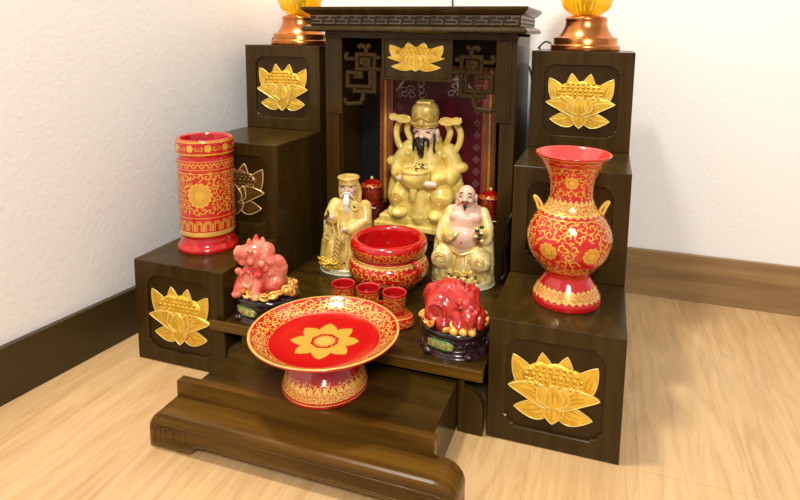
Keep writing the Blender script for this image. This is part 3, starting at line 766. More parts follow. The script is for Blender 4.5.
# ------------------------------------------------------------------ crystal lamps on the tower tops
def lamp(x, y, label):
    t = thing('crystal_lamp', label, 'lamp', (x, y, 3 * Wd), group='amber lamps on the tower tops')
    P = [(0, 0), (.0605, 0), (.0615, .001), (.0615, .0085), (.0600, .0100), (.0570, .0102), (.0565, .0115), (.0568, .0210), (.0550, .0225), (.0500, .0228)] + smooth_prof([(.0500, .0228), (.0440, .0300), (.0385, .0400), (.0362, .0490)], 5) + [(.0372, .0500), (.0372, .0555), (.0340, .0570), (.0240, .0590), (0, .0590)]
    q = MB().lathe(P, 72).build('base', MCopper, t); q.scale = (.93, .93, 1)
    g = MB(); R_ = .0455; n = 32; zc = .0585 + R_ * .90
    vs = []; fs = []; m = 22
    for i in range(m + 1):
        a = -pi / 2 + pi * i / m
        for k in range(n * 2):
            f_ = 1 + (.025 if k % 2 else -.012) * (1 if (i // 2) % 2 else .3); r = R_ * f_
            vs.append((r * cos(a) * cos(pi * k / n), r * cos(a) * sin(pi * k / n), max(.0592, zc + r * sin(a))))
    N = n * 2
    for i in range(m):
        for k in range(N): fs.append((i * N + k, i * N + (k + 1) % N, (i + 1) * N + (k + 1) % N, (i + 1) * N + k))
    g.add(vs, fs, 0, False); g.build('crystal_globe', MGlassA, t)
    MB().lathe([(0, .0593), (.012, .0593), (.012, .068), (.008, .072), (.008, .105), (0, .108)], 24).build('bulb_stem', MDark, t)
    ld = bpy.data.lights.new('bulb', 'POINT'); ld.energy = .35; ld.color = (1, .72, .38); ld.shadow_soft_size = .03
    lo = bpy.data.objects.new('bulb_light', ld); COL.objects.link(lo); lo.location = (0, 0, .165); lo.parent = t
    MB().tube(bez([(-.058, .008, .012), (-.068, .012, .014), (-.078, .02, .006), (-.083, .04, .002), (-.084, .07, .0015), (-.084, .085, -.02), (-.084, .090, -.2)], 8), .0015, 8).build('power_cord', MCord, t)
lamp(.2735, .374, 'amber crystal ball lamp on copper base, on the right tower')
lamp(-.2735, .374, 'amber crystal ball lamp on copper base, on the left tower partly behind the cornice')
o = MB().tube(bez([(.183, .36, .45), (.186, .38, .42), (.183, .40, .36), (.185, .41, .30), (.183, .42, .2), (.183, .44, .12)], 8), .0016, 8).build('hanging_cord', MCord)
tag(o, 'thin black cord hanging between the shrine side and the right tower', 'cord')
o = MB().tube(bez([(-.0, .5135, .60), (.0, .5125, .585), (.002, .5125, .56), (.003, .5125, .50), (.003, .5125, .40)], 8), .0016, 8).build('wall_cord', MCord)
tag(o, 'short black cord on the wall above the shrine cornice', 'cord')
#PART3
# ------------------------------------------------------------------ figurines
def head(t, c, r, skin, tilt=0.0, turn=0.0, beard=None, brow=MBlack, ears=1.0, fat=1.0, smile=True):
    """a small modelled head facing -y; returns the head object; features are its children"""
    X = Matrix.Translation(c) @ Euler((tilt, 0, turn)).to_matrix().to_4x4()
    h = MB(); h.X = X
    h.ell((0, 0, .12 * r), (.86 * r * fat, .92 * r, 1.05 * r)); h.ell((0, -.16 * r, -.42 * r), (.70 * r * fat, .70 * r, .62 * r))
    h.ell((0, -.42 * r, -.78 * r), (.30 * r, .28 * r, .22 * r))
    for s in (-1, 1):
        h.ell((s * .42 * r * fat, -.62 * r, -.22 * r), (.30 * r, .24 * r, .26 * r)); h.ell((s * .38 * r, -.66 * r, .38 * r), (.26 * r, .16 * r, .10 * r))
        h.ell((s * .93 * r * fat, .05 * r, -.08 * r), (.12 * r, .24 * r, .40 * r)); h.ell((s * .92 * r * fat, -.02 * r, -.55 * r * ears), (.12 * r, .15 * r, .26 * r * ears))
        h.ell((s * .15 * r, -.90 * r, -.16 * r), (.12 * r, .13 * r, .10 * r))
    h.tube([(0, -.82 * r, .30 * r), (0, -.92 * r, .02 * r), (0, -1.02 * r, -.12 * r)], [.09 * r, .12 * r, .16 * r], 10)
    h.tube([(0, .1 * r, -.5 * r), (0, .15 * r, -1.25 * r)], .42 * r, 12)
    ho = h.build('head', skin, t); remesh(ho, r * .055, 1)
    e = MB(); e.X = X
    for s in (-1, 1):
        e.tube([(s * (.38 + d) * r, (-.83 + .25 * abs(d)) * r, (.14 + .08 * (1 - (d / .2) ** 2)) * r) for d in (-.2, -.1, 0, .1, .2)], [.03 * r, .05 * r, .06 * r, .05 * r, .03 * r], 6)
    e.build('eye', MBlack, ho)
    e = MB(); e.X = X
    for s in (-1, 1):
        e.tube([(s * (.38 + d) * r, (-.82 + .3 * abs(d)) * r, (.46 + .12 * (1 - (d / .26) ** 2)) * r) for d in (-.24, -.12, 0, .12, .24)], [.03 * r, .055 * r, .065 * r, .055 * r, .03 * r], 6)
    e.build('eyebrow', brow, ho)
    e = MB(); e.X = X
    e.tube([(d * r, (-.90 + .35 * d * d) * r, (-.50 + .9 * d * d) * r) for d in (-.28, -.14, 0, .14, .28)], [.03 * r, .07 * r, .10 * r, .07 * r, .03 * r], 8)
    e.build('mouth', MLip, ho)
    return ho, X
def coil(mb, c, R_, w, n=9):
    """round embossed medallion facing -y"""
    x, y, z = c
    for r in (R_, R_ * .45): mb.tube([(x + r * cos(2 * pi * k / 18), y + .15 * abs(r), z + r * sin(2 * pi * k / 18)) for k in range(18)], w, 6, closed=True)
    for k in range(n): a = 2 * pi * k / n; mb.ell((x + R_ * .75 * cos(a), y, z + R_ * .75 * sin(a)), w * 1.3, sub=1)
    return mb
def ingot(mb, c, L_, rz=0.0, tilt=0.0):
    X = Matrix.Translation(c) @ Euler((tilt, 0, rz)).to_matrix().to_4x4(); old = mb.X.copy(); mb.X = old @ X
    mb.ell((0, 0, L_ * .22), (L_ * .22, L_ * .20, L_ * .20), sub=2)
    mb.tube([(-L_ * .52, 0, L_ * .30), (-L_ * .34, 0, L_ * .06), (0, 0, -L_ * .02), (L_ * .34, 0, L_ * .06), (L_ * .52, 0, L_ * .30)], [L_ * .05, L_ * .17, L_ * .21, L_ * .17, L_ * .05], 8)
    mb.X = old; return mb
def hand(t, c, r, skin, dirv, curlv=(0, 0, -1), side=1, name='hand'):
    """palm and five curled fingers reaching along dirv"""
    d = Vector(dirv).normalized(); k = Vector(curlv); k = (k - d * k.dot(d)).normalized(); n = d.cross(k) * side; c = Vector(c); h = MB()
    h.tube([c - d * r * .9, c, c + d * r * .5], [r * .42, r * .52, r * .48], 10)
    for j, ln in enumerate((.80, .95, .90, .70)):
        o = c + d * r * .4 + n * r * (.36 - .24 * j)
        h.tube([o, o + d * r * ln * .5, o + d * r * ln * .8 + k * r * .30, o + d * r * ln * .75 + k * r * .6], [r * .15, r * .145, r * .13, r * .11], 7)
    o = c - d * r * .2 + n * r * .45; h.tube([o, o + n * r * .25 + d * r * .35, o + n * r * .15 + d * r * .7 + k * r * .2], [r * .17, r * .16, r * .13], 7)
    return h.build(name, skin, t)

# ---- seated god of wealth (yellow resin)
t = thing('seated_idol', 'largest figurine, yellow robed idol in a winged hat holding a gold-topped bowl, inside the shrine', 'figurine', (.006, .3355, .1503), radians(-3))
b = MB().box(-.087, .087, -.046, .052, 0, .0125, .003).box(-.078, .078, -.041, .050, .0115, .025, .003); b.build('pedestal', MResin, t)
r = MB()
r.tube([(0, .012, .024), (0, .014, .07), (0, .014, .115), (0, .012, .152)], [.052, .046, .040, .027], 24)       # torso
r.ell((0, .002, .082), (.044, .034, .036)); r.ell((0, .012, .135), (.044, .024, .022))
for s in (-1, 1):
    r.tube([(s * .020, .005, .070), (s * .038, -.020, .068), (s * .040, -.027, .062)], [.024, .023, .020], 18)                 # thigh
    r.tube([(s * .040, -.026, .062), (s * .038, -.026, .040), (s * .042, -.024, .029)], [.019, .018, .024], 18)       # shin and hem
    r.tube([(s * .038, .010, .142), (s * .054, .002, .118), (s * .050, -.012, .100)], [.017, .017, .016], 14)        # arm
    r.tube([(s * .052, -.004, .104), (s * .030, -.030, .098)], [.016, .012], 14)
    r.tube(bez([(s * .056, .004, .112), (s * .060, .0, .085), (s * .066, .002, .055), (s * .060, .006, .030)], 5), [.010] * 5 + [.012] * 5 + [.013] * 6, 10)    # hanging sleeve
    r.ell((s * .068, -.002, .118), (.012, .011, .010)); r.tube([(s * .050, 0, .122), (s * .066, -.002, .118)], [.012, .009], 10)
    for k in range(4):
        x = s * (.010 + .007 * k); r.tube([(x * .6, -.022, .088 - .004 * k), (x, -.036, .064), (x * 1.05, -.034, .036)], .0022, 6)
r.tube([(0, -.024, .085), (0, -.030, .060), (0, -.030, .028)], [.016, .015, .020], 12)
o = r.build('robe', MResin, t); remesh(o, .0013, 2)
for s in (-1, 1):                                                            # scarf loops
    q = MB(); q.tube(bez([(s * .030, .012, .148), (s * .042, .006, .178), (s * .036, .004, .196), (s * .050, .004, .198), (s * .062, .004, .180), (s * .060, .002, .158), (s * .048, 0, .140), (s * .036, -.006, .136)], 6), .0062, 10, flat=.8)
    q.build('scarf', MResin, t)
    MB().ell((s * .036, -.040, .0345), (.0155, .020, .0105)).build('shoe', MResin, t)
ho, X = head(t, (0, -.006, .1785), .0240, MSkinP, tilt=.10)
X = X @ Matrix.Translation((0, -.0025, .0015)) @ Matrix.Diagonal((1.13, 1.10, 1.03, 1))
q = MB(); q.X = X
q.tube(bez([(0, -.0200, -.0090), (0, -.0250, -.018), (.0004, -.0260, -.030), (0, -.0240, -.041)], 5), [.0055] * 4 + [.0068] * 5 + [.0055] * 4 + [.004, .003, .002], 12, flat=.6)
for s in (-1, 1):
    q.tube(bez([(s * .001, -.0200, -.0062), (s * .007, -.0195, -.0072), (s * .0105, -.0185, -.012), (s * .0105, -.0190, -.021)], 4), .0022, 8)
    q.tube(bez([(s * .0170, -.006, -.002), (s * .0180, -.009, -.014), (s * .0175, -.011, -.026), (s * .0185, -.010, -.033)], 4), .0019, 8)
q.build('beard', MBlack, ho)
q = MB(); q.X = X
q.lathe(smooth_prof([(0, .0110), (.0200, .0110), (.0215, .0125), (.0215, .0190), (.0205, .0205), (.0225, .030), (.0215, .042), (.0165, .0500), (.007, .0530), (0, .0535)], 4), 36, X=Matrix.Translation((0, .001, 0)))
for k in range(15): a = pi + pi * (k + .5) / 15; q.ell((.0222 * cos(a), .001 + .0222 * sin(a), .0165), (.0018, .0018, .0024), sub=1)
q.ell((0, -.0215, .0205), (.0060, .0040, .0070)); q.tube([(-.012, -.018, .024), (0, -.0225, .033), (.012, -.018, .024)], .0022, 8)
q.box(-.0125, .0125, -.010, .012, .044, .0560, .003)
hat = q.build('winged_hat', vary(mat('gilded_hat_resin', (.6, .42, .1), .3, metal=.25, coat=.4), (.42, .27, .045), (.72, .52, .15), (120, 120, 120), 3), ho); 
for s in (-1, 1):
    q = MB(); q.X = X @ Matrix.Translation((-s * .0025, 0, -.006)) @ Matrix.Diagonal((1.28, 1, 1.15, 1))
    W_ = [(s * .020, .022), (s * .026, .0185), (s * .034, .0180), (s * .041, .0215), (s * .046, .0205), (s * .050, .0245), (s * .049, .0300), (s * .043, .0310), (s * .038, .0285), (s * .030, .0300), (s * .024, .0280)]
    if s < 0: W_ = W_[::-1]
    q.prism(W_, -.004, -.001, .0006); q.tube([(x, -.0042, zz) for x, zz in W_], .0010, 6, 1, closed=True)
    q.build('hat_wing', [MResin, MGoldEdge], ho)
q = MB().lathe(smooth_prof([(0, .082), (.012, .082), (.020, .087), (.0255, .096), (.0265, .103), (.0255, .108), (.0245, .110), (.0270, .1115), (.0270, .1150), (.024, .1165), (0, .1165)], 4), 36, X=Matrix.Translation((-.006, -.040, 0)))
for k in range(7): a = pi + pi * k / 6; q.tube([(-.006 + .0245 * cos(a + .2 * cos(j)), -.040 + .0245 * sin(a + .2 * cos(j)), .094 + .0015 * j) for j in range(6)], .0010, 6)
q.tube([(-.006, -.050, .084), (-.006, -.052, .070), (-.007, -.050, .062)], [.007, .006, .0045], 10)
bw = q.build('bowl', MResin, t)
g = MB()
for k in range(22):
    a = random.uniform(0, 2 * pi); rr = .019 * sqrt(random.random()); ingot(g, (-.006 + rr * cos(a), -.040 + rr * sin(a), .116 + random.uniform(0, .006) * (1.6 - rr / .019)), .0095, random.uniform(0, 3), random.uniform(-.3, .3))
g.build('gold_ingots', MGoldEdge, bw)
k_ = MB()
for k in range(12): a = random.uniform(0, 2 * pi); rr = .020 * sqrt(random.random()); k_.ell((-.006 + rr * cos(a), -.042 + rr * sin(a), .1215), (.0022, .0022, .0018), sub=1)
k_.build('painted_gap_shade', MBlack, bw)  # solid black blobs stand in for shade between the ingots
hand(t, (-.030, -.044, .098), .012, MSkinP, (.75, -.35, .15), (0, .6, .2), -1); hand(t, (.021, -.048, .093), .012, MSkinP, (-.85, -.2, .1), (0, .6, .2), 1)
for s in (-1, 1): coil(MB(), (s * .041, -.0475, .060), .0095, .0012).build('knee_medallion', MGoldPale, t)
g = MB()
for k in range(9): a = -pi * .15 - pi * .7 * k / 8; g.ell((.036 * cos(a), -.024 - .002, .140 + .016 * sin(a)), (.0018, .0016, .0018), sub=1)
g.build('beaded_collar', MGoldPale, t)

# ---- white-bearded old man
t = thing('old_man_figurine', 'tan-robed old man figurine with long white beard and flat cap, left of incense pot', 'figurine', (-.107, .238, PZ + .0003), radians(6))
b = MB().lathe(smooth_prof([(0, 0), (.041, 0), (.0435, .002), (.0435, .007), (.041, .009), (0, .0092)], 3), 40, X=Matrix.Translation((-.004, -.002, 0)) @ Matrix.Diagonal((1.06, .92, 1, 1))); b.build('plinth', MCream, t)
r = MB()
r.tube([(0, .004, .008), (0, .004, .045), (.001, .004, .085), (.003, .003, .112), (.004, .003, .126)], [.031, .032, .030, .026, .015], 24)
r.ell((.002, .004, .108), (.030, .021, .022)); r.ell((.0, -.008, .060), (.033, .022, .020))
for s in (-1, 1):
    r.tube([(s * .016, -.014, .058), (s * .020, -.021, .040), (s * .021, -.022, .014)], [.016, .015, .018], 16)
    for k in range(3): r.tube([(s * (.006 + .009 * k), -.030, .056), (s * (.008 + .010 * k), -.037, .034), (s * (.009 + .010 * k), -.036, .012)], .0020, 6)
r.tube([(-.024, .0, .114), (-.029, -.010, .094), (-.022, -.022, .094)], [.012, .013, .011], 14)
r.tube([(.030, .0, .114), (.034, -.010, .090), (.014, -.026, .080)], [.012, .013, .011], 14)
r.tube(bez([(.034, -.006, .092), (.036, -.014, .065), (.034, -.016, .036), (.034, -.012, .014)], 5), [.011] * 8 + [.013] * 8, 12)
r.tube(bez([(-.028, -.006, .092), (-.030, -.012, .070), (-.034, -.010, .040), (-.038, -.008, .014)], 5), [.011] * 8 + [.013] * 8, 12)
for k in range(5): r.tube([(-.022 + .010 * k, -.020, .100 - .002 * k), (-.018 + .009 * k, -.029, .082), (-.012 + .008 * k, -.033, .066)], .0018, 6)
o = r.build('robe', MAmber, t); remesh(o, .0011, 2)
MB().box(-.046, -.033, -.006, .022, .040, .088, .004).build('chair_arm', MCream, t)
ho, X = head(t, (.003, -.005, .1490), .0162, MSkinP, tilt=.05, turn=.05, brow=MWhite)
X = X @ Matrix.Translation((0, -.0022, -.001)) @ Matrix.Diagonal((1.05, 1.0, 1.0, 1))
q = MB(); q.X = X
q.tube(bez([(0, -.0135, -.0085), (0, -.0180, -.018), (0, -.0190, -.030), (.001, -.017, -.0440)], 5), [.0045] * 4 + [.0058] * 5 + [.0045] * 4 + [.0032, .002, .001], 12, flat=.6)
for s in (-1, 1): q.tube(bez([(0, -.0145, -.0045), (s * .005, -.0140, -.006), (s * .009, -.0115, -.013)], 4), .0018, 8)
q.build('beard', MWhite, ho)
q = MB(); q.X = X
q.lathe(smooth_prof([(0, .0095), (.0155, .0085), (.0165, .010), (.0168, .0155), (.0178, .0180), (.0178, .0195), (.0165, .0205), (0, .0210)], 3), 32)
q.tube(bez([(.014, .0, .008), (.0175, .002, -.004), (.0165, .001, -.022)], 5), .0042, 10); q.tube(bez([(-.013, .002, .008), (-.0155, .004, -.004), (-.0145, .004, -.018)], 5), .0035, 10)
q.build('flat_cap', MAmber, ho)
g = MB(); g.tube([(.0178 * cos(2 * pi * k / 24) , .0178 * sin(2 * pi * k / 24), .0188) for k in range(24)], .0009, 6, closed=True); g.v = [tuple(X @ Vector(v)) for v in g.v]; g.build('cap_band', MGoldEdge, ho)
hand(t, (-.022, -.030, .099), .0085, MSkinP, (.3, -.6, .5), (.6, 0, -.3), 1); hand(t, (.008, -.033, .081), .0085, MSkinP, (-.9, -.2, 0), (0, -.3, -.6), 1)
MB().tube(bez([(-.034, -.031, .096), (-.028, -.036, .101), (-.024, -.037, .106), (-.025, -.036, .112)], 4), [.0028] * 6 + [.0022] * 7, 8).build('ruyi_sceptre', mat('brown_horn', (.12, .035, .015), .25, coat=.5), t)
g = MB(); g.tube([(.019 + .0055 * cos(2 * pi * k / 16), -.0225, .1195 + .0065 * sin(2 * pi * k / 16)) for k in range(16)], .0022, 8, closed=True); g.ell((.019, -.0225, .1195), (.0045, .002, .005), sub=2)
ft = g.build('round_toggle', MResin, t); MB().ell((.019, -.0250, .1195), (.0022, .0012, .0022), sub=2).build('gem', MGreenDot, ft)
g = MB()
for k in range(7): zz = .070 - .0078 * k; g.bar([(-.0070 - .001 * k, zz), (-.001 - .001 * k, zz - .006)], .0020, .002, -.0420); g.bar([(-.012 - .001 * k, zz - .006), (-.0070 - .001 * k, zz)], .0020, .002, -.0418)
g.build('gold_brocade_sash', MGoldEdge, t)
for c_, r_ in (((-.029, -.0280, .065), .0075), ((.029, -.0330, .050), .0065), ((-.024, -.0300, .078), .004)): coil(MB(), c_, r_, r_ * .16).build('robe_medallion', MGoldEdge, t)
g = MB()
for k in range(11): ingot(g, (-.038 + .0065 * (k % 6), -.026 - .004 * (k % 3) - .003 * (k // 6) + .010 * (abs((k % 6) - 3) < 2) * -1, .0125 + .009 * (k // 6)), .0150, random.uniform(-.6, .6))
g.build('gold_ingots', MGold, t)
g = MB()
for k in range(8): g.ell((-.034 + .006 * k, -.0330 + .0005 * k, .0185 - .004 * (k % 2)), (.0022, .0020, .0020), sub=1)
g.build('dark_beads', MBlack, t)

# ---- laughing bald figure
t = thing('laughing_figurine', 'bald laughing pot-bellied figurine with pink skin and gold ingots, right of the incense pot', 'figurine', (.1000, .250, PZ + .0003), radians(3))
MB().lathe(smooth_prof([(0, 0), (.051, 0), (.0535, .003), (.053, .008), (.049, .0105), (0, .011)], 3), 40, X=Matrix.Translation((0, 0, 0)) @ Matrix.Diagonal((.98, .80, 1, 1))).build('plinth', MCream, t)
r = MB()                                                                      # bare chest and belly
r.tube([(0, .004, .060), (.001, .003, .090), (.003, .002, .116), (.004, .004, .134)], [.030, .030, .027, .014], 24)
r.ell((.001, -.012, .083), (.0265, .022, .0240)); r.ell((-.010, -.012, .116), (.014, .010, .010)); r.ell((.017, -.012, .116), (.014, .010, .010)); r.ell((.003, .004, .124), (.028, .016, .012))
o = r.build('body', MSkin, t); remesh(o, .0012, 2)
MB().ell((.001, -.0335, .079), (.0018, .0012, .0022), sub=2).build('navel', MLip, o)
r = MB()
r.tube([(0, .008, .014), (0, .010, .060), (.001, .012, .100), (.003, .014, .120)], [.033, .031, .027, .016], 24)
r.tube([(-.023, .006, .120), (-.033, -.002, .098), (-.034, -.010, .080)], [.0100, .0125, .013], 14); r.tube([(.030, .006, .120), (.038, -.002, .098), (.038, -.012, .082)], [.0100, .012, .012], 14)
r.tube([(-.035, -.006, .084), (-.020, -.026, .084)], [.012, .009], 12); r.tube([(.040, -.006, .088), (.030, -.024, .092)], [.011, .009], 12)
for s in (-1, 1):
    r.tube([(s * .012, -.006, .052), (s * .030, -.022, .052), (s * .033, -.026, .046)], [.020, .019, .018], 16)
    r.tube([(s * .033, -.022, .046), (s * .033, -.015, .026), (s * .036, -.012, .012)], [.016, .015, .016], 16)
    r.tube(bez([(s * .037, -.002, .080), (s * .040, -.004, .050), (s * .040, -.004, .016)], 5), [.012] * 6 + [.0125] * 5, 12)
    for k in range(4): r.tube([(s * (.008 + .009 * k), -.026, .058 - .002 * k), (s * (.010 + .010 * k), -.034, .042), (s * (.012 + .010 * k), -.029, .020)], .0021, 6)
r.ell((0, -.018, .034), (.022, .016, .022))
o = r.build('robe', MRobeB, t); remesh(o, .0011, 2)
ho, X = head(t, (.004, -.006, .1490), .0165, MSkin, tilt=.0, turn=-.02, ears=1.35, fat=1.04)
q = MB(); q.X = X; q.tube(bez([(0, -.0125, -.0105), (0, -.0150, -.014), (0, -.0150, -.019)], 4), [.0030] * 5 + [.002, .0015, .001, .001], 8); 
for s in (-1, 1): q.tube([(s * .001, -.0150, -.0050), (s * .0045, -.0145, -.0060), (s * .0065, -.0130, -.0085)], .0009, 6)
q.build('goatee', MBlack, ho)
for c, dv in (((-.016, -.034, .088), (.5, -.2, .6)), ((.028, -.030, .096), (-.3, -.3, .7))): hand(t, c, .0085, MSkin, dv, (0, -.5, -.2), 1)
g = MB(); ingot(g, (-.0145, -.0430, .0915), .024, .35, .2); coil(g, (-.0145, -.0495, .0935), .0062, .0012); g.build('held_ingot', MGoldEdge, t)
g = MB()
for k in range(8): g.ell((.031 + .0052 * cos(k * 1.7), -.0400, .088 + .0040 * k * .8), (.0040, .003, .0028), sub=2, mi=k % 2)
g.build('prayer_beads', [MGoldEdge, MBlack], t)
for c_, r_ in (((-.032, -.0435, .054), .0085), ((.033, -.0435, .052), .0075), ((-.036, -.022, .074), .005)): coil(MB(), c_, r_, r_ * .16).build('robe_medallion', MGoldEdge, t)
g = MB(); g.tube(bez([(-.022, -.028, .068), (0, -.037, .060), (.022, -.030, .066)], 6), .0014, 6); g.build('belt', MGoldEdge, t)
g = MB()
for k in range(20):
    a = pi + pi * (k % 10 + .5) / 10; ingot(g, ((.045 - .004 * (k // 10)) * cos(a), (.0375 - .004 * (k // 10)) * sin(a) + .001, .0140 + .0100 * (k // 10)), .0200, a + pi / 2 + random.uniform(-.5, .5), random.uniform(-.3, .3))
g.build('gold_ingots', vary(mat('yellow_ingot_resin', (.8, .55, .12), .25, metal=.35, coat=.5), (.74, .46, .08), (.95, .76, .30), (150, 150, 150), 3), t)
g = MB()
for k in range(9): a = pi + pi * (k + .3) / 9; g.ell((.0455 * cos(a), .0385 * sin(a), .0190 + .005 * (k % 2)), (.0022, .002, .0018), sub=1)
g.build('dark_beads', MBlack, t)

# ------------------------------------------------------------------ red jade beasts on coin stands
def coin_stand(t, R_, H):
    P = smooth_prof([(0, 0), (R_ * .96, 0), (R_ * 1.0, .002), (R_ * .97, .006), (R_ * .86, .009), (R_ * .90, H * .45), (R_ * .96, H * .72)], 3) + [(R_ * .99, H * .80), (R_ * 1.02, H * .84), (R_ * 1.02, H * .93), (R_ * .98, H), (0, H)]
    mb = MB().lathe(P, 64, X=Matrix.Diagonal((1, .86, 1, 1)), mat_fn=lambda i: 1 if i >= 18 else 0)
    for k in range(5):
        a = 2 * pi * k / 5 - pi / 2 + pi / 5; mb.ell((R_ * .93 * cos(a), R_ * .80 * sin(a), .005), (.010, .008, .0050), (0, 0, a), sub=2)
    for k in range(26):
        a = 2 * pi * k / 26; zz = H * (.55 + .10 * sin(k * 2.3)); mb.tube([(R_ * .93 * cos(a + .1 * cos(j)), R_ * .80 * sin(a + .1 * cos(j)), zz + .0016 * sin(j * 1.4)) for j in range(6)], .0012, 5)
    st = mb.build('stand', [MBaseB, MDarkG], t); return st
def plaque(st, R_, H, a0):
    n = 14; w = .46; y = .86; vs = []; fs = []
    def pt(q, zz, e): a = a0 + q * w; r = R_ * .955 + e; return (r * cos(a), r * y * sin(a), zz)
    mb = MB(); z0, z1 = H * .26, H * .68; per = []
    for k in range(n + 1):
        q = -1 + 2 * k / n; b_ = (1 - abs(q) ** 5); zz0 = (z0 + z1) / 2 - (z1 - z0) / 2 * b_; zz1 = (z0 + z1) / 2 + (z1 - z0) / 2 * b_
        vs += [pt(q, zz0, -.003), pt(q, zz0, .0008), pt(q, zz1, .0008), pt(q, zz1, -.003)]
    for k in range(n):
        for j in range(3): fs.append((k * 4 + j, k * 4 + j + 1, k * 4 + 5 + j, k * 4 + 4 + j))
    mb.add(vs, fs, 0)
    pq = mb.build('plaque', MGreen, st)
    for k, ch in enumerate('\u62db\u8d22\u8fdb\u5b9d'):
        cu = bpy.data.curves.new('plaque_character', 'FONT'); cu.body = ch; cu.size = (z1 - z0) * .70; cu.extrude = .0003; cu.offset = .00008; cu.align_x = 'CENTER'; cu.align_y = 'CENTER'
        cu.materials.append(MGoldEdge); tmp = bpy.data.objects.new('plaque_character', cu); COL.objects.link(tmp); bpy.context.view_layer.update(); me = bpy.data.meshes.new_from_object(tmp.evaluated_get(bpy.context.evaluated_depsgraph_get())); bpy.data.objects.remove(tmp); me_o = bpy.data.objects.new('plaque_character', me); COL.objects.link(me_o)
        q = -.66 + .44 * k; p = pt(q, (z0 + z1) / 2, .0014); aa = atan2(sin(a0 + q * w) / y, cos(a0 + q * w))
        me_o.location = p; me_o.rotation_euler = (pi / 2, 0, aa + pi / 2); me_o.parent = pq
    return pq
def coins(t, R_, z0, n, seed, rmax=.96, only_front=False):
    rnd = random.Random(seed); A = MB(); B = MB()
    for k in range(n):
        a = 2 * pi * k / n + rnd.uniform(-.1, .1); rr = R_ * rnd.uniform(.74, rmax); c = (rr * cos(a), rr * .86 * sin(a), z0 + .003 + rnd.uniform(0, .007) + (R_ - rr) * .22)
        mb = A if k % 3 else B
        if k % 2: ingot(mb, c, .0125, rnd.uniform(0, 3), rnd.uniform(-.4, .4))
        else:
            X = Matrix.Translation(c) @ Euler((rnd.uniform(-.6, .6) + .7 * -sin(a), rnd.uniform(-.6, .6) + .7 * cos(a), 0)).to_matrix().to_4x4(); old = mb.X; mb.X = X
            mb.tube([(.0062 * cos(2 * pi * j / 16), .0062 * sin(2 * pi * j / 16), 0) for j in range(16)], .0019, 6, closed=True); mb.ell((0, 0, 0), (.0050, .0050, .0010), sub=1); mb.X = old
    A.build('gold_coins', MGoldPale, t); B.build('orange_coins', mat('orange_gilt', (.80, .26, .04), .25, metal=.3, coat=.5), t)
# left beast: sits upright, head raised to the left, tail plume at right
t = thing('jade_beast', 'pink jade beast with raised head on black coin stand, beside the left tower', 'figurine', (-.1475, .0400, PZ), 0)
st = coin_stand(t, .0475, .034); plaque(st, .0475, .034, radians(-108)); coins(t, .0475, .033, 40, 3)
r = MB(); r.X = Matrix.Translation((-.009, 0, 0))
r.tube([(.006, .004, .038), (.004, .004, .058), (.0, .0, .082)], [.027, .0265, .0225], 20); r.ell((-.004, -.010, .056), (.0255, .019, .024))
r.ell((-.006, -.006, .094), (.0200, .0180, .0165)); r.tube([(-.010, -.014, .096), (-.0215, -.020, .096)], [.0135, .0105], 14); r.tube([(-.008, -.016, .087), (-.018, -.020, .084)], [.0095, .0070], 12)
r.ell((-.0235, -.0215, .103), (.0050, .005, .0045)); r.ell((.010, .000, .096), (.012, .012, .013))
for x, zz in ((-.019, .107), (-.007, .115), (.004, .1125), (.013, .106)): r.tube([(x, -.002, zz - .007), (x - .001, .0, zz + .001)], [.0070, .0030], 10)
for k in range(16):
    a = k * 1.9; r.ell((-.004 + .020 * cos(a), -.020 - .006 * sin(k), .048 + .0028 * k), (.0060, .0050, .0055))
for k in range(8):
    a = k * .8; r.tube([(-.006 + .010 * cos(a + j * .5), -.030 + .0015 * abs(j - 2), .062 + .012 * sin(a + j * .5)) for j in range(4)], .0026, 8)
for k in range(6): r.ell((.018 + .003 * cos(k * 2), -.008, .084 - .006 * k), (.0065, .009, .0055))
r.ell((-.0185, -.0215, .1005), (.004, .004, .0035)); r.ell((-.003, -.0235, .1010), (.0045, .004, .0035))
r.tube(bez([(.022, .006, .058), (.031, .002, .064), (.035, -.002, .078), (.030, -.004, .087), (.024, -.004, .082)], 6), [.009] * 12 + [.0078] * 13, 12)
r.tube([(.024, -.004, .066), (.031, -.006, .080)], [.006, .004], 10)
for s in (-1, 1):
    r.tube([(-.004 + s * .014, -.018, .060), (-.005 + s * .015, -.027, .046), (-.005 + s * .015, -.029, .040)], [.0095, .0085, .0085], 12); r.ell((-.005 + s * .0155, -.0325, .0385), (.0080, .008, .0055))
    r.ell((.008 + s * .019, .000, .048), (.013, .019, .016))
o = r.build('body', MJadeP, t); remesh(o, .0009, 1)
MB().ell((-.0280, -.0252, .1012), .0014, sub=1).ell((-.0125, -.0272, .1016), .0014, sub=1).build('eye', MBlack, o)
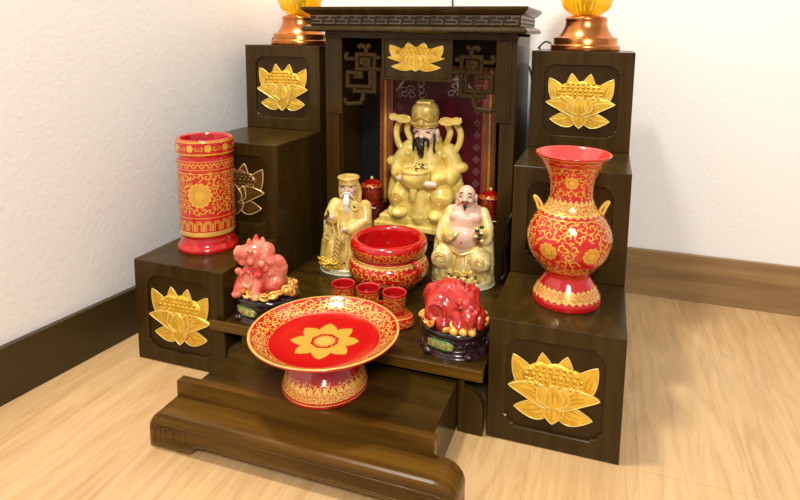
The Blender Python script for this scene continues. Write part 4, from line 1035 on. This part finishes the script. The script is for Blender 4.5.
# right beast: crouched, head low to the right
t = thing('jade_beast', 'deep red crouching jade beast on black coin stand, beside the right tower', 'figurine', (.1380, .0450, PZ), 0)
st = coin_stand(t, .0465, .034); plaque(st, .0465, .034, radians(-104)); coins(t, .0465, .033, 36, 9)
r = MB()
r.ell((-.008, .002, .058), (.033, .029, .027)); r.ell((-.006, .002, .070), (.028, .025, .020)); r.tube([(-.004, .0, .068), (.016, -.008, .064)], [.024, .020], 16)
r.ell((-.014, -.014, .056), (.024, .018, .022)); r.ell((.020, -.010, .060), (.018, .018, .018)); r.tube([(.021, -.018, .056), (.026, -.029, .052)], [.0125, .0105], 14); r.tube([(.021, -.020, .048), (.025, -.028, .044)], [.009, .008], 12)
for k in range(9): r.tube([(-.022 + .0062 * k, .008, .086 + .002 * sin(k * 2) - .0008 * abs(k - 3) ** 1.4), (-.020 + .0062 * k, -.008, .084 + .003 * cos(k * 2) - .0010 * abs(k - 3) ** 1.4)], [.0040, .0050], 8)
for k in range(5): r.tube([(-.010 + .008 * k, -.016, .078 - .002 * k), (-.006 + .009 * k, -.022, .070 - .0015 * k)], [.0050, .0035], 8)
r.tube([(.010, -.002, .078), (.004, .004, .090)], [.006, .003], 10); r.tube([(.026, -.004, .074), (.026, .002, .082)], [.005, .0025], 10)
for k in range(8): a = k * .8; r.tube([(-.018 + .012 * cos(a + j * .4), -.0305 - .001 * sin(j), .058 + .011 * sin(a + j * .4)) for j in range(4)], .0026, 8)
for k in range(12): a = k * 2.1; r.ell((.020 + .014 * cos(a), -.022 + .004 * cos(k), .062 + .012 * sin(a)), (.0042, .004, .0038))
r.ell((.014, -.026, .066), (.004, .004, .0035)); r.ell((.028, -.023, .066), (.004, .004, .0035)); r.ell((.0255, -.037, .056), (.0045, .004, .0035))
r.ell((-.026, -.016, .046), (.012, .014, .012)); r.tube([(-.010, -.020, .050), (-.008, -.030, .041)], [.012, .010], 12); r.tube([(.010, -.020, .050), (.012, -.030, .041)], [.011, .009], 12); r.tube([(.034, -.008, .052), (.036, -.016, .042)], [.010, .008], 12)
r.tube(bez([(-.034, .010, .050), (-.039, .004, .062), (-.034, .0, .074), (-.026, .0, .078)], 5), .0075, 12)
o = r.build('body', MJade, t); remesh(o, .0009, 1)
MB().ell((.0140, -.0300, .0645), .0013, sub=1).ell((.0285, -.0270, .0645), .0013, sub=1).build('eye', MBlack, o)
g = MB()
for x in (-.004, .008, .020, .031): g.ell((x, -.0385 + abs(x - .01) * .25, .0385), (.0058, .0052, .0052), sub=2)
g.build('gold_toes', MGoldPale, o)
